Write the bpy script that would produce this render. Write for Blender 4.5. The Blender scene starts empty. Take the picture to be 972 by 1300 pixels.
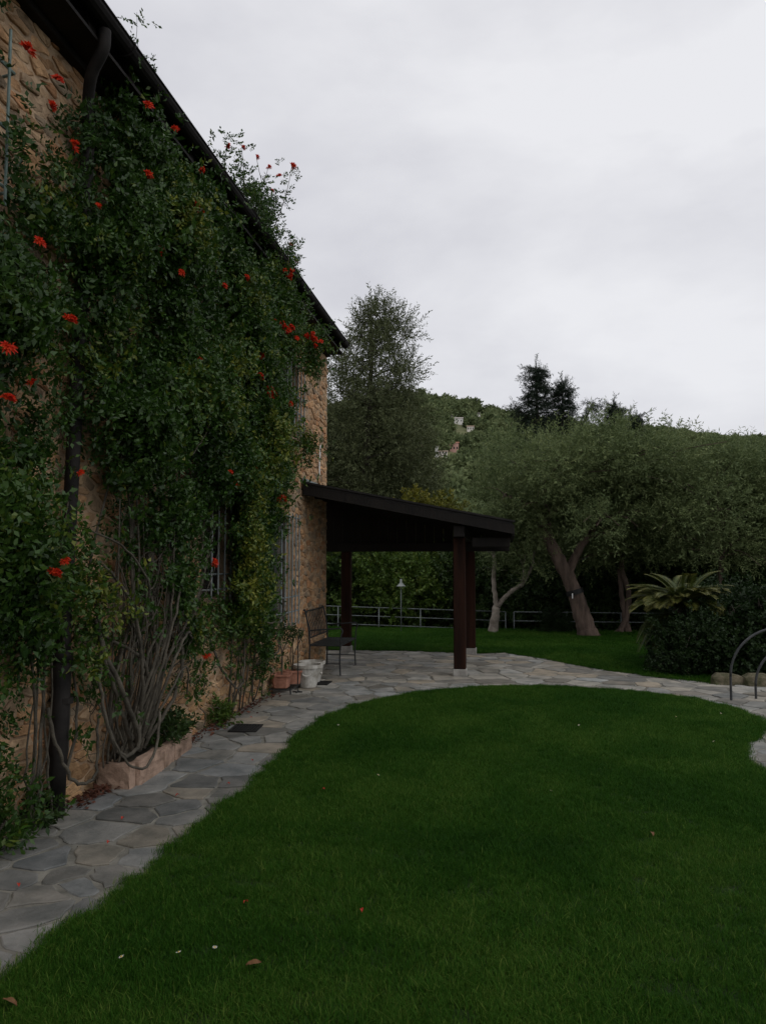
import bpy, bmesh, math, random
import numpy as np
from mathutils import Vector, Matrix

random.seed(7)
RS = np.random.RandomState(11)
S = bpy.context.scene
COL = S.collection
R = math.radians

# ------------------------------------------------------------------ camera
cam_d = bpy.data.cameras.new('camera')
cam = bpy.data.objects.new('camera', cam_d)
COL.objects.link(cam)
cam_d.sensor_fit = 'HORIZONTAL'
cam_d.sensor_width = 36.0
cam_d.lens = 36.0 * 975.0 / 972.0
cam_d.clip_start = 0.05
cam_d.clip_end = 6000
cam.location = (0, 0, 1.63)
cam.rotation_euler = (R(90 + 3.814), 0, R(9.07))
S.camera = cam

# ------------------------------------------------------------------ sky and sun
SUN_EL, SUN_AZ = 48.0, 120.0
wd = bpy.data.worlds.new('World')
S.world = wd
wd.use_nodes = True
wn, wl = wd.node_tree.nodes, wd.node_tree.links
wn.clear()
w_out = wn.new('ShaderNodeOutputWorld')
w_bg = wn.new('ShaderNodeBackground')
w_bg.inputs['Strength'].default_value = 0.1
w_sky = wn.new('ShaderNodeTexSky')
w_sky.sky_type = 'NISHITA'
w_sky.sun_disc = False
w_sky.sun_elevation = R(SUN_EL)
w_sky.sun_rotation = R(SUN_AZ)
w_tc = wn.new('ShaderNodeTexCoord')
w_map = wn.new('ShaderNodeMapping')
w_map.inputs['Scale'].default_value = (1.0, 1.0, 2.3)
w_map.inputs['Location'].default_value = (0.35, 0.2, 0.1)
w_n1 = wn.new('ShaderNodeTexNoise')
w_n1.inputs['Scale'].default_value = 2.6
w_n1.inputs['Detail'].default_value = 6
w_n1.inputs['Roughness'].default_value = 0.52
w_n1.inputs['Distortion'].default_value = 0.15
w_rmp = wn.new('ShaderNodeValToRGB')
w_rmp.color_ramp.elements[0].position = 0.30
w_rmp.color_ramp.elements[0].color = (0.60, 0.60, 0.64, 1)
w_rmp.color_ramp.elements[1].position = 0.60
w_rmp.color_ramp.elements[1].color = (0.775, 0.775, 0.80, 1)
w_mul = wn.new('ShaderNodeVectorMath')
w_mul.operation = 'SCALE'
w_mul.inputs['Scale'].default_value = 11.3
w_mix = wn.new('ShaderNodeMix')
w_mix.data_type = 'RGBA'
w_mix.inputs[0].default_value = 0.93
wl.new(w_tc.outputs['Generated'], w_map.inputs['Vector'])
wl.new(w_map.outputs['Vector'], w_n1.inputs['Vector'])
wl.new(w_n1.outputs['Fac'], w_rmp.inputs['Fac'])
wl.new(w_rmp.outputs['Color'], w_mul.inputs[0])
wl.new(w_sky.outputs['Color'], w_mix.inputs[6])
wl.new(w_mul.outputs['Vector'], w_mix.inputs[7])
wl.new(w_mix.outputs[2], w_bg.inputs['Color'])
wl.new(w_bg.outputs['Background'], w_out.inputs['Surface'])

sun_d = bpy.data.lights.new('sun', 'SUN')
sun_d.energy = 0.5
sun_d.angle = R(45)
sun_d.color = (1.0, 0.96, 0.9)
sun = bpy.data.objects.new('sun', sun_d)
COL.objects.link(sun)
# light arrives from high on the lawn's side, behind the camera's right shoulder
sun.rotation_euler = Vector((-0.55, 0.45, -0.95)).to_track_quat('-Z', 'Y').to_euler()

S.view_settings.view_transform = 'Standard'
S.view_settings.look = 'None'
S.view_settings.exposure = 0.0
S.view_settings.gamma = 1.0
S.view_settings.use_curve_mapping = False
S.cycles.max_bounces = 6
S.cycles.diffuse_bounces = 3
S.cycles.glossy_bounces = 2
S.cycles.transmission_bounces = 4
S.cycles.transparent_max_bounces = 6

# ------------------------------------------------------------------ helpers
def tag(o, label=None, cat=None, group=None, kind=None):
    if label: o['label'] = label
    if cat: o['category'] = cat
    if group: o['group'] = group
    if kind: o['kind'] = kind
    return o

def link(o, parent=None):
    COL.objects.link(o)
    if parent is not None:
        o.parent = parent
    return o

def empty(name, loc=(0, 0, 0), rz=0.0, label=None, cat=None, group=None, parent=None):
    o = bpy.data.objects.new(name, None)
    o.empty_display_size = 0.2
    o.location = loc
    o.rotation_euler = (0, 0, rz)
    link(o, parent)
    return tag(o, label, cat, group)

def mat(name, c1, c2=None, scale=8.0, rough=0.8, bump=0.0, bscale=None, spec=0.3, metal=0.0,
        attr=False, tint=None, c3=None, detail=6, lo=0.35, hi=0.65, stretch=None, transl=0.0, world=False):
    m = bpy.data.materials.new(name)
    m.use_nodes = True
    nt = m.node_tree
    N, L = nt.nodes, nt.links
    b = N['Principled BSDF']
    b.inputs['Roughness'].default_value = rough
    b.inputs['Metallic'].default_value = metal
    b.inputs['Specular IOR Level'].default_value = spec
    tc = N.new('ShaderNodeTexCoord')
    vec = tc.outputs['Object']
    if world:
        gm = N.new('ShaderNodeNewGeometry')
        vec = gm.outputs['Position']
    if stretch:
        mp = N.new('ShaderNodeMapping')
        mp.inputs['Scale'].default_value = stretch
        L.new(vec, mp.inputs['Vector'])
        vec = mp.outputs['Vector']
    c2 = c2 or c1
    nz = N.new('ShaderNodeTexNoise')
    nz.inputs['Scale'].default_value = scale
    nz.inputs['Detail'].default_value = detail
    nz.inputs['Roughness'].default_value = 0.6
    L.new(vec, nz.inputs['Vector'])
    rp = N.new('ShaderNodeValToRGB')
    rp.color_ramp.elements[0].position = lo
    rp.color_ramp.elements[1].position = hi
    rp.color_ramp.elements[0].color = (*c1, 1)
    rp.color_ramp.elements[1].color = (*c2, 1)
    if c3:
        e = rp.color_ramp.elements.new((lo + hi) / 2)
        e.color = (*c3, 1)
    if tint:                      # per-leaf tint drives the ramp, noise only adds a little
        at = N.new('ShaderNodeAttribute')
        at.attribute_name = 'tint'
        L.new(at.outputs['Fac'], rp.inputs['Fac'])
    else:
        L.new(nz.outputs['Fac'], rp.inputs['Fac'])
    out = rp.outputs['Color']
    if attr:
        at = N.new('ShaderNodeAttribute')
        at.attribute_name = 'Col'
        mx = N.new('ShaderNodeMix')
        mx.data_type = 'RGBA'
        mx.blend_type = 'MULTIPLY'
        mx.inputs[0].default_value = 1.0
        L.new(out, mx.inputs[6])
        L.new(at.outputs['Color'], mx.inputs[7])
        out = mx.outputs[2]
    L.new(out, b.inputs['Base Color'])
    if bump:
        nb = N.new('ShaderNodeTexNoise')
        nb.inputs['Scale'].default_value = bscale or scale * 3
        nb.inputs['Detail'].default_value = 8
        nb.inputs['Roughness'].default_value = 0.65
        L.new(vec, nb.inputs['Vector'])
        bp = N.new('ShaderNodeBump')
        bp.inputs['Strength'].default_value = bump
        bp.inputs['Distance'].default_value = 0.02
        L.new(nb.outputs['Fac'], bp.inputs['Height'])
        L.new(bp.outputs['Normal'], b.inputs['Normal'])
    if transl:
        tr = N.new('ShaderNodeBsdfTranslucent')
        L.new(out, tr.inputs['Color'])
        ms = N.new('ShaderNodeMixShader')
        ms.inputs[0].default_value = transl
        L.new(b.outputs['BSDF'], ms.inputs[1])
        L.new(tr.outputs['BSDF'], ms.inputs[2])
        L.new(ms.outputs['Shader'], N['Material Output'].inputs['Surface'])
    return m

def mesh_from(name, V, Fc, m, smooth=False, col=None):
    me = bpy.data.meshes.new(name)
    me.from_pydata([tuple(v) for v in V], [], [tuple(f) for f in Fc])
    if m: me.materials.append(m)
    if smooth: me.shade_smooth()
    if col is not None:
        a = me.attributes.new('Col', 'FLOAT_COLOR', 'FACE')
        if np.ndim(col) == 1:
            col = np.tile(np.array([*col, 1.0]), (len(me.polygons), 1))
        a.data.foreach_set('color', np.asarray(col, dtype=np.float32).ravel())
    me.update()
    return me

class MB:
    def __init__(s):
        s.V, s.F, s.C, s.cur = [], [], [], (1, 1, 1)
    def add(s, V, Fc):
        o = len(s.V)
        s.V += [tuple(v) for v in V]
        s.F += [tuple(i + o for i in f) for f in Fc]
        s.C += [(*s.cur, 1.0)] * len(Fc)
    def box(s, x0, x1, y0, y1, z0, z1, c=0.0, M=None):
        x0, x1 = min(x0, x1), max(x0, x1); y0, y1 = min(y0, y1), max(y0, y1); z0, z1 = min(z0, z1), max(z0, z1)
        if c <= 0:
            V = [(x, y, z) for x in (x0, x1) for y in (y0, y1) for z in (z0, z1)]
            Fc = [(0, 1, 3, 2), (4, 6, 7, 5), (0, 4, 5, 1), (2, 3, 7, 6), (0, 2, 6, 4), (1, 5, 7, 3)]
        else:
            bm = bmesh.new()
            bmesh.ops.create_cube(bm, size=1)
            for v in bm.verts:
                v.co = Vector((x0 + (v.co.x + .5) * (x1 - x0), y0 + (v.co.y + .5) * (y1 - y0), z0 + (v.co.z + .5) * (z1 - z0)))
            bmesh.ops.bevel(bm, geom=bm.edges[:], offset=c, segments=1, affect='EDGES', profile=0.5)
            bm.verts.index_update()
            V = [v.co.copy() for v in bm.verts]
            Fc = [[v.index for v in f.verts] for f in bm.faces]
            bm.free()
        if M is not None:
            V = [M @ Vector(v) for v in V]
        s.add(V, Fc)
        return s
    def tube(s, pts, rad, n=8, cap=True, squash=None):
        pts = [Vector(p) for p in pts]
        if not hasattr(rad, '__len__'): rad = [rad] * len(pts)
        V, Fc = [], []
        up = None
        for i, p in enumerate(pts):
            a = pts[max(i - 1, 0)]; b = pts[min(i + 1, len(pts) - 1)]
            t = (b - a)
            if t.length < 1e-9: t = Vector((0, 0, 1))
            t.normalize()
            if up is None:
                up = Vector((1, 0, 0)) if abs(t.x) < 0.8 else Vector((0, 1, 0))
            u = up - t * up.dot(t)
            if u.length < 1e-6: u = t.orthogonal()
            u.normalize(); w = t.cross(u); up = u
            for k in range(n):
                an = 2 * math.pi * k / n
                V.append(p + (u * math.cos(an) + w * math.sin(an)) * rad[i])
        for i in range(len(pts) - 1):
            for k in range(n):
                k2 = (k + 1) % n
                Fc.append((i * n + k, i * n + k2, (i + 1) * n + k2, (i + 1) * n + k))
        if cap:
            Fc.append(tuple(reversed(range(n))))
            Fc.append(tuple(range((len(pts) - 1) * n, len(pts) * n)))
        s.add(V, Fc)
        return s
    def lathe(s, prof, cx=0, cy=0, n=16, square=False):
        V, Fc = [], []
        for r, z in prof:
            for k in range(n):
                an = 2 * math.pi * (k + .5) / n
                q = 1.0
                if square:
                    q = min(1 / max(abs(math.cos(an)), 1e-6), 1 / max(abs(math.sin(an)), 1e-6)) * 0.9
                    q = min(q, 1.16)
                V.append((cx + r * q * math.cos(an), cy + r * q * math.sin(an), z))
        for i in range(len(prof) - 1):
            for k in range(n):
                k2 = (k + 1) % n
                Fc.append((i * n + k, i * n + k2, (i + 1) * n + k2, (i + 1) * n + k))
        s.add(V, Fc)
        return s
    def prism(s, poly, axis, a, b):
        n = len(poly)
        def P3(p, t):
            return {'x': (t, p[0], p[1]), 'y': (p[0], t, p[1]), 'z': (p[0], p[1], t)}[axis]
        V = [P3(p, a) for p in poly] + [P3(p, b) for p in poly]
        Fc = [tuple(range(n)), tuple(reversed(range(n, 2 * n)))]
        for i in range(n):
            j = (i + 1) % n
            Fc.append((i, i + n, j + n, j))
        s.add(V, Fc)
        return s
    def build(s, name, m, parent=None, smooth=False, col=False, fix=True):
        me = mesh_from(name, s.V, s.F, m, smooth, np.array(s.C) if col else None)
        if fix:
            bm = bmesh.new(); bm.from_mesh(me)
            bmesh.ops.recalc_face_normals(bm, faces=bm.faces[:])
            bm.to_mesh(me); bm.free()
        o = bpy.data.objects.new(name, me)
        return link(o, parent)

def copy_tree(o, parent=None):
    c = o.copy()
    link(c, parent)
    for ch in list(o.children):
        copy_tree(ch, c)
    return c

def curve(p, n=8, jit=0.0):
    """Catmull-Rom through control points"""
    p = [Vector(q) for q in p]
    q = [p[0] * 2 - p[1]] + p + [p[-1] * 2 - p[-2]]
    out = []
    for i in range(1, len(q) - 2):
        for k in range(n):
            t = k / n
            a, b, c, d = q[i - 1], q[i], q[i + 1], q[i + 2]
            v = 0.5 * ((2 * b) + (c - a) * t + (2 * a - 5 * b + 4 * c - d) * t * t + (3 * b - a - 3 * c + d) * t ** 3)
            if jit: v = v + Vector((random.gauss(0, jit), random.gauss(0, jit), random.gauss(0, jit)))
            out.append(v)
    out.append(p[-1])
    return out

def lerp_list(vals, n):
    return list(np.interp(np.linspace(0, 1, n), np.linspace(0, 1, len(vals)), vals))

_vn = RS.rand(64, 64)
def vnoise(x, y):
    x = np.asarray(x, float); y = np.asarray(y, float)
    xi = np.floor(x).astype(int); yi = np.floor(y).astype(int)
    fx = x - xi; fy = y - yi
    fx = fx * fx * (3 - 2 * fx); fy = fy * fy * (3 - 2 * fy)
    g = lambda a, b: _vn[a % 64, b % 64]
    return (g(xi, yi) * (1 - fx) + g(xi + 1, yi) * fx) * (1 - fy) + (g(xi, yi + 1) * (1 - fx) + g(xi + 1, yi + 1) * fx) * fy

def in_poly(x, y, poly):
    x = np.asarray(x); y = np.asarray(y)
    c = np.zeros(x.shape, bool)
    n = len(poly)
    for i in range(n):
        x1, y1 = poly[i]; x2, y2 = poly[(i + 1) % n]
        if y1 == y2: continue
        k = ((y1 > y) != (y2 > y)) & (x < (x2 - x1) * (y - y1) / (y2 - y1) + x1)
        c ^= k
    return c

# ---- foliage: leaves as folded quads, sprigs as small arrays, scattered with numpy
def frames(D, rs):
    D = D / (np.linalg.norm(D, axis=1, keepdims=True) + 1e-9)
    A = rs.randn(len(D), 3)
    U = A - D * (A * D).sum(1, keepdims=True)
    U /= np.linalg.norm(U, axis=1, keepdims=True) + 1e-9
    W = np.cross(D, U)
    return np.stack([U, W, D], axis=2)          # columns: local x, y, z

def leaf_quads(pos, D, L, W, rs, fold=0.25):
    M = frames(D, rs)
    n = len(pos)
    q = np.zeros((n, 4, 3))
    q[:, 1] = np.stack([W * .5, fold * W, L * .42], 1)
    q[:, 2] = np.stack([np.zeros(n), -fold * W * .5, L], 1)
    q[:, 3] = np.stack([-W * .5, fold * W, L * .42], 1)
    return np.einsum('nij,nkj->nki', M, q) + pos[:, None, :]

def sprig_simple(rs, n, length, L, W, spread=0.9, droop=0.0):
    """leaves along one twig growing in +z"""
    t = (np.arange(n) + .5) / n
    pos = np.stack([droop * t * t * length, np.zeros(n), t * length], 1)
    ang = rs.rand(n) * 6.283
    D = np.stack([np.cos(ang) * spread, np.sin(ang) * spread, np.ones(n) * .55], 1) + rs.randn(n, 3) * .15
    return leaf_quads(pos, D, L * (0.7 + .5 * rs.rand(n)), W * (0.8 + .4 * rs.rand(n)), rs)

def sprig_pinnate(rs, nleaf, length, rach, L, W):
    """compound leaves (leaflets in pairs) along one shoot growing in +z, bending over"""
    Q = []
    for i in range(nleaf):
        t = (i + .6) / nleaf
        base = np.array([0.35 * t * t * length, 0, t * length])
        an = i * 2.4 + rs.rand()
        d = np.array([math.cos(an), math.sin(an), .35 + .3 * rs.rand()]); d /= np.linalg.norm(d)
        side = np.cross(d, [0, 0, 1.0]); side /= np.linalg.norm(side)
        npair = 3
        P_, D_ = [], []
        for k in range(npair):
            p = base + d * rach * (k + .8) / npair + np.array([0, 0, -.25 * rach * ((k + .8) / npair) ** 2])
            for sg in (-1, 1):
                P_.append(p); D_.append(side * sg + d * .45 + rs.randn(3) * .15)
        P_.append(base + d * rach * 1.05); D_.append(d)
        n = len(P_)
        Q.append(leaf_quads(np.array(P_), np.array(D_), L * (.75 + .5 * rs.rand(n)), W * (.8 + .4 * rs.rand(n)), rs))
    return np.concatenate(Q)

def scatter(protos, pos, D, sc, tint, rs):
    """returns quads (M,4,3) and tint per quad"""
    Q, T = [], []
    idx = rs.randint(0, len(protos), len(pos))
    M = frames(D, rs)
    for k, p in enumerate(protos):
        s = np.where(idx == k)[0]
        if not len(s): continue
        v = np.einsum('nij,qj->nqi', M[s], p.reshape(-1, 3)) * sc[s][:, None, None] + pos[s][:, None, :]
        Q.append(v.reshape(-1, 4, 3))
        T.append((tint[s][:, None] + rs.randn(len(s), len(p)) * .12).reshape(-1))
    return np.concatenate(Q), np.clip(np.concatenate(T), 0, 1)

def quads_mesh(name, Q, m, tint=None):
    n = len(Q)
    me = bpy.data.meshes.new(name)
    me.vertices.add(n * 4)
    me.vertices.foreach_set('co', Q.astype(np.float32).ravel())
    me.loops.add(n * 4)
    me.loops.foreach_set('vertex_index', np.arange(n * 4, dtype=np.int32))
    me.polygons.add(n)
    me.polygons.foreach_set('loop_start', np.arange(0, n * 4, 4, dtype=np.int32))
    if tint is not None:
        a = me.attributes.new('tint', 'FLOAT', 'FACE')
        a.data.foreach_set('value', tint.astype(np.float32))
    me.materials.append(m)
    me.update(calc_edges=True)
    return me

def gn_scatter(name, pts, rot, scl, idx, sources, parent=None):
    """one 'stuff' object: tufts instanced on points"""
    me = bpy.data.meshes.new(name)
    me.vertices.add(len(pts))
    me.vertices.foreach_set('co', np.asarray(pts, np.float32).ravel())
    for nm, ty, key, arr in (('rot', 'FLOAT_VECTOR', 'vector', rot), ('scl', 'FLOAT_VECTOR', 'vector', scl)):
        a = me.attributes.new(nm, ty, 'POINT')
        a.data.foreach_set(key, np.asarray(arr, np.float32).ravel())
    a = me.attributes.new('idx', 'INT', 'POINT')
    a.data.foreach_set('value', np.asarray(idx, np.int32))
    me.update()
    col = bpy.data.collections.new(name + '_source')
    for sme in sources:
        col.objects.link(bpy.data.objects.new(sme.name, sme))
    ng = bpy.data.node_groups.new(name, 'GeometryNodeTree')
    ng.interface.new_socket('Geometry', in_out='INPUT', socket_type='NodeSocketGeometry')
    ng.interface.new_socket('Geometry', in_out='OUTPUT', socket_type='NodeSocketGeometry')
    N, L = ng.nodes, ng.links
    gi = N.new('NodeGroupInput'); go = N.new('NodeGroupOutput')
    ci = N.new('GeometryNodeCollectionInfo')
    ci.inputs['Collection'].default_value = col
    ci.inputs['Separate Children'].default_value = True
    ci.inputs['Reset Children'].default_value = True
    ip = N.new('GeometryNodeInstanceOnPoints')
    ip.inputs['Pick Instance'].default_value = True
    def named(nm, ty):
        a = N.new('GeometryNodeInputNamedAttribute')
        a.data_type = ty
        a.inputs['Name'].default_value = nm
        return a.outputs['Attribute']
    L.new(gi.outputs[0], ip.inputs['Points'])
    L.new(ci.outputs[0], ip.inputs['Instance'])
    L.new(named('idx', 'INT'), ip.inputs['Instance Index'])
    er = N.new('FunctionNodeEulerToRotation')
    L.new(named('rot', 'FLOAT_VECTOR'), er.inputs[0])
    L.new(er.outputs[0], ip.inputs['Rotation'])
    L.new(named('scl', 'FLOAT_VECTOR'), ip.inputs['Scale'])
    L.new(ip.outputs[0], go.inputs[0])
    o = bpy.data.objects.new(name, me)
    link(o, parent)
    md = o.modifiers.new('scatter', 'NODES')
    md.node_group = ng
    return o

# ------------------------------------------------------------------ materials
M_soil = mat('soil', (.03, .026, .018), (.05, .045, .03), 5, .95, .5, 40)
M_lawn = mat('lawn_soil', (.012, .025, .006), (.022, .036, .01), 9, .95, .6, 60)
M_mortar_path = mat('path_mortar', (.11, .106, .09), (.25, .24, .205), 7, .92, .5, 60)
M_flag = mat('flagstone', (.58, .60, .59), (1.1, 1.08, 1.04), 4.5, .75, .6, 22, attr=True, spec=.2)
M_mortar = mat('wall_mortar', (.33, .225, .14), (.56, .40, .26), 6, .95, .9, 36)
M_stone = mat('wall_stone', (.66, .62, .58), (1.12, 1.1, 1.06), 9, .9, .9, 34, attr=True, spec=.15)
M_plaster = mat('house_plaster', (.27, .19, .12), (.42, .31, .2), 4, .95, .5, 30)
M_wood = mat('dark_wood', (.006, .0048, .004), (.013, .010, .0075), 6, .75, .35, 40, stretch=(1, 1, .15))
M_post = mat('post_wood', (.013, .006, .004), (.036, .014, .008), 7, .75, .35, 40, spec=.12, stretch=(2, 2, .15))
M_roofdark = mat('roof_cover', (.010, .009, .009), (.02, .018, .017), 6, .8, .3, 30)
M_tile = mat('roof_tile', (.10, .05, .03), (.2, .1, .06), 5, .9, .4, 30)
M_conc = mat('footing_concrete', (.24, .23, .21), (.40, .385, .355), 9, .9, .5, 50)
M_iron = mat('wrought_iron', (.010, .012, .012), (.022, .025, .026), 20, .5, .2, 80, spec=.4)
M_galv = mat('painted_grille', (.16, .19, .19), (.3, .33, .33), 12, .5, .2, 60, metal=.2)
M_greenbar = mat('green_grille', (.10, .15, .13), (.2, .26, .24), 12, .5, .2, 60)
M_fence = mat('fence_steel', (.10, .12, .12), (.18, .20, .20), 10, .5, .1, 60, metal=.3)
M_gutter = mat('gutter_metal', (.009, .008, .0075), (.018, .016, .015), 8, .75, .1, 40, spec=.15)
M_pipe = mat('drainpipe_metal', (.010, .009, .0085), (.024, .021, .019), 6, .7, .2, 40, spec=.15)
M_frame = mat('window_frame_wood', (.035, .03, .025), (.07, .06, .05), 10, .7, .3, 40)
M_curtain = mat('window_curtain', (.3, .3, .28), (.42, .42, .4), 8, .9, .2, 40, stretch=(1, 6, 1))
M_shutter = mat('shutter_wood', (.02, .025, .022), (.04, .045, .04), 8, .7, .3, 40)
M_terra = mat('terracotta', (.26, .115, .075), (.42, .2, .135), 10, .9, .4, 50)
M_planter = mat('planter_stone', (.17, .115, .08), (.42, .29, .215), 6, .92, .8, 26)
M_whitepot = mat('white_pot_glaze', (.30, .28, .235), (.6, .585, .54), 9, .55, .2, 30)
M_grate = mat('grate_iron', (.006, .006, .006), (.014, .013, .012), 15, .7, .3, 60)
M_vstem = mat('vine_bark', (.045, .04, .03), (.12, .105, .08), 9, .9, .7, 50)
M_olbark = mat('olive_bark', (.05, .036, .028), (.14, .10, .078), 5, .95, .9, 20, stretch=(1.5, 1.5, .35))
M_palebark = mat('pale_bark', (.15, .125, .1), (.34, .3, .25), 5, .95, .8, 22)
M_darkbark = mat('dark_bark', (.03, .025, .02), (.06, .05, .04), 6, .95, .7, 20)
M_flower = mat('red_flower', (.50, .012, .006), (.72, .06, .012), 20, .6, 0, transl=.2)
M_petal = mat('fallen_petal', (.30, .02, .012), (.42, .045, .02), 20, .7, 0)
M_dead = mat('dead_leaf', (.11, .05, .022), (.20, .11, .045), 14, .8, .2, 50)
M_daisy = mat('daisy_petal', (.7, .7, .68), (.8, .8, .78), 14, .7, 0)
M_daisyc = mat('daisy_centre', (.6, .42, .05), (.65, .45, .06), 14, .7, 0)
M_white = mat('white_paint', (.65, .65, .63), (.78, .78, .76), 10, .6, 0)
M_strap = mat('black_strap', (.008, .008, .008), (.014, .014, .014), 10, .6, 0)
M_lampsh = mat('lamp_shade_metal', (.2, .22, .21), (.3, .32, .31), 10, .5, .1, 40, metal=.2)
M_moss = mat('mossy_rock', (.05, .055, .025), (.19, .16, .11), 7, .95, .9, 30)

def leafmat(name, a, b, c, transl=.22, rough=.5, spec=.25):
    m = mat(name, a, c, 6, rough, 0, spec=spec, tint=True, c3=b, lo=.0, hi=1.0, transl=transl)
    return m
M_vine = leafmat('vine_leaf', (.014, .042, .007), (.044, .10, .013), (.23, .235, .03), rough=.42, spec=.35)
M_olive = leafmat('olive_leaf', (.06, .095, .034), (.15, .195, .075), (.29, .33, .135), rough=.6)
M_oakleaf = leafmat('dark_green_leaf', (.014, .032, .008), (.034, .065, .014), (.075, .105, .022))
M_brightleaf = leafmat('bright_green_leaf', (.03, .07, .009), (.075, .13, .02), (.17, .20, .03))
M_yellowleaf = leafmat('yellow_green_leaf', (.05, .07, .01), (.16, .16, .02), (.30, .22, .025))
M_tallleaf = leafmat('tall_tree_leaf', (.05, .065, .026), (.10, .118, .05), (.18, .195, .085), rough=.6)
M_conif = leafmat('conifer_needle', (.008, .016, .008), (.014, .028, .012), (.025, .042, .016), transl=.08)
M_cycad = leafmat('cycad_leaflet', (.018, .038, .009), (.05, .07, .015), (.19, .17, .04), transl=.12, rough=.4)
M_grass = leafmat('grass_blade', (.012, .047, .0045), (.034, .106, .009), (.12, .18, .032), transl=.3, rough=.7, spec=.08)
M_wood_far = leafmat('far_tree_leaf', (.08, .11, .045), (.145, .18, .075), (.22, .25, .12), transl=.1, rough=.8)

# ------------------------------------------------------------------ ground, hillside
def smooth(t):
    t = np.clip(t, 0, 1)
    return t * t * (3 - 2 * t)

def terrain(x, y):
    return -0.03 - 0.75 * smooth((y - 18.7) / 1.6) - 3.0 * smooth((y - 22) / 60.0)

def grid_mesh(name, xs, ys, zf, m, smooth_=True):
    X, Y = np.meshgrid(xs, ys)
    Z = zf(X, Y)
    V = np.stack([X, Y, Z], 2).reshape(-1, 3)
    nx, ny = len(xs), len(ys)
    Fc = [(j * nx + i, j * nx + i + 1, (j + 1) * nx + i + 1, (j + 1) * nx + i) for j in range(ny - 1) for i in range(nx - 1)]
    return mesh_from(name, V, Fc, m, smooth_)

gx = np.concatenate([np.linspace(-160, -20, 12), np.linspace(-18, 18, 25), np.linspace(20, 160, 12)])
gy = np.concatenate([np.linspace(-60, 16, 12), np.linspace(18, 24, 13), np.linspace(26, 130, 20)])
o = bpy.data.objects.new('ground', grid_mesh('ground', gx, gy, terrain, M_soil))
link(o); tag(o, kind='structure')

RA = [-1.2, -.6, -.236, -.115, -.043, .008, .1, .163, .218, .34, .7, 1.4]
RE = [.17, .19, .206, .216, .199, .184, .170, .164, .157, .145, .13, .11]
def hill(x, y):
    a = x / np.maximum(y, 1)
    e = np.interp(a, RA, RE)
    Rr = np.interp(a, [-.3, 0, .15, .5], [640, 660, 950, 1150])
    s = np.clip((y - 95) / (Rr - 95), 0, None)
    top = e * Rr + 1.6 + 4.5
    f = np.where(s <= 1, np.clip(s, 0, 1) ** 1.28, 1 - .35 * (s - 1))
    n = (vnoise(x / 90 + 3, y / 90 + 7) - .5) * 16 + (vnoise(x / 34, y / 34) - .5) * 5
    return -4.5 + top * f + n * np.clip(s * 3, 0, 1) * np.clip(1.0 - 0.6 * s, .25, 1)

hx_a = np.linspace(-1.3, 1.5, 141)
hy = np.concatenate([np.linspace(90, 700, 80), np.linspace(720, 1500, 40)])
A_, Y_ = np.meshgrid(hx_a, hy)
X_ = A_ * Y_
V = np.stack([X_, Y_, hill(X_, Y_)], 2).reshape(-1, 3)
nx = len(hx_a)
Fc = [(j * nx + i, j * nx + i + 1, (j + 1) * nx + i + 1, (j + 1) * nx + i) for j in range(len(hy) - 1) for i in range(nx - 1)]
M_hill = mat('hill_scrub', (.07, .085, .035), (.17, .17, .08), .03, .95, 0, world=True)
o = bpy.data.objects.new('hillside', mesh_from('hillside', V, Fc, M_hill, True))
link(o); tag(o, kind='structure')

# ------------------------------------------------------------------ lawns and paving outlines
LAWN = [(-1.95, 2.0), (-1.91, 2.9), (-1.88, 3.14), (-1.87, 3.53), (-1.86, 4.15), (-1.81, 5.19), (-1.87, 6.86), (-1.86, 7.74), (-1.67, 8.56),
        (-1.17, 9.42), (-.44, 10.08), (.57, 10.31), (1.52, 10.09), (2.16, 9.63), (2.49, 8.95), (2.5, 8.25), (2.36, 7.8), (2.05, 7.34),
        (1.9, 6.76), (1.92, 6.29), (2.15, 5.7), (2.7, 5.1), (3.8, 4.5), (6.5, 4.0), (6.5, -3), (-2.05, -3)]
FARLAWN = [(-7, 14.1), (-2.68, 14.0), (-2.04, 14.1), (-1.2, 13.97), (-.46, 13.85), (-.04, 14.1), (.73, 13.13), (1.37, 12.1), (2.22, 11.28),
           (2.76, 10.95), (4.5, 10.7), (9, 10.6), (12, 11), (12, 18.75), (5, 18.75), (-7, 18.75)]
PAVED = [(-2.95, -1), (-1.8, -1), (-1.8, 4.9), (-1.72, 7), (-1.6, 8.3), (-1.05, 9.3), (-.3, 9.95), (.6, 10.15), (1.5, 9.95), (2.1, 9.45),
         (2.35, 8.9), (2.3, 8.2), (1.9, 7.4), (1.75, 6.8), (1.8, 6.2), (2.4, 5), (4.6, 4.6), (4.6, 10.2), (2.9, 10.95), (2.3, 11.3), (1.45, 12.2),
         (.8, 13.25), (0, 14.2), (-.46, 14.0), (-2.04, 14.2), (-3.6, 14.2), (-4.2, 14.2), (-4.2, 12.42), (-2.95, 12.42)]

def rough_outline(poly, step=.09, amp=.022, seed=3):
    rs = np.random.RandomState(seed)
    out = []
    for i in range(len(poly)):
        a = np.array(poly[i]); b = np.array(poly[(i + 1) % len(poly)])
        d = b - a; L = np.linalg.norm(d)
        n = max(1, int(L / step))
        nn = np.array([-d[1], d[0]]) / (L + 1e-9)
        for k in range(n):
            out.append(tuple(a + d * k / n + nn * rs.randn() * amp))
    return out

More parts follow.
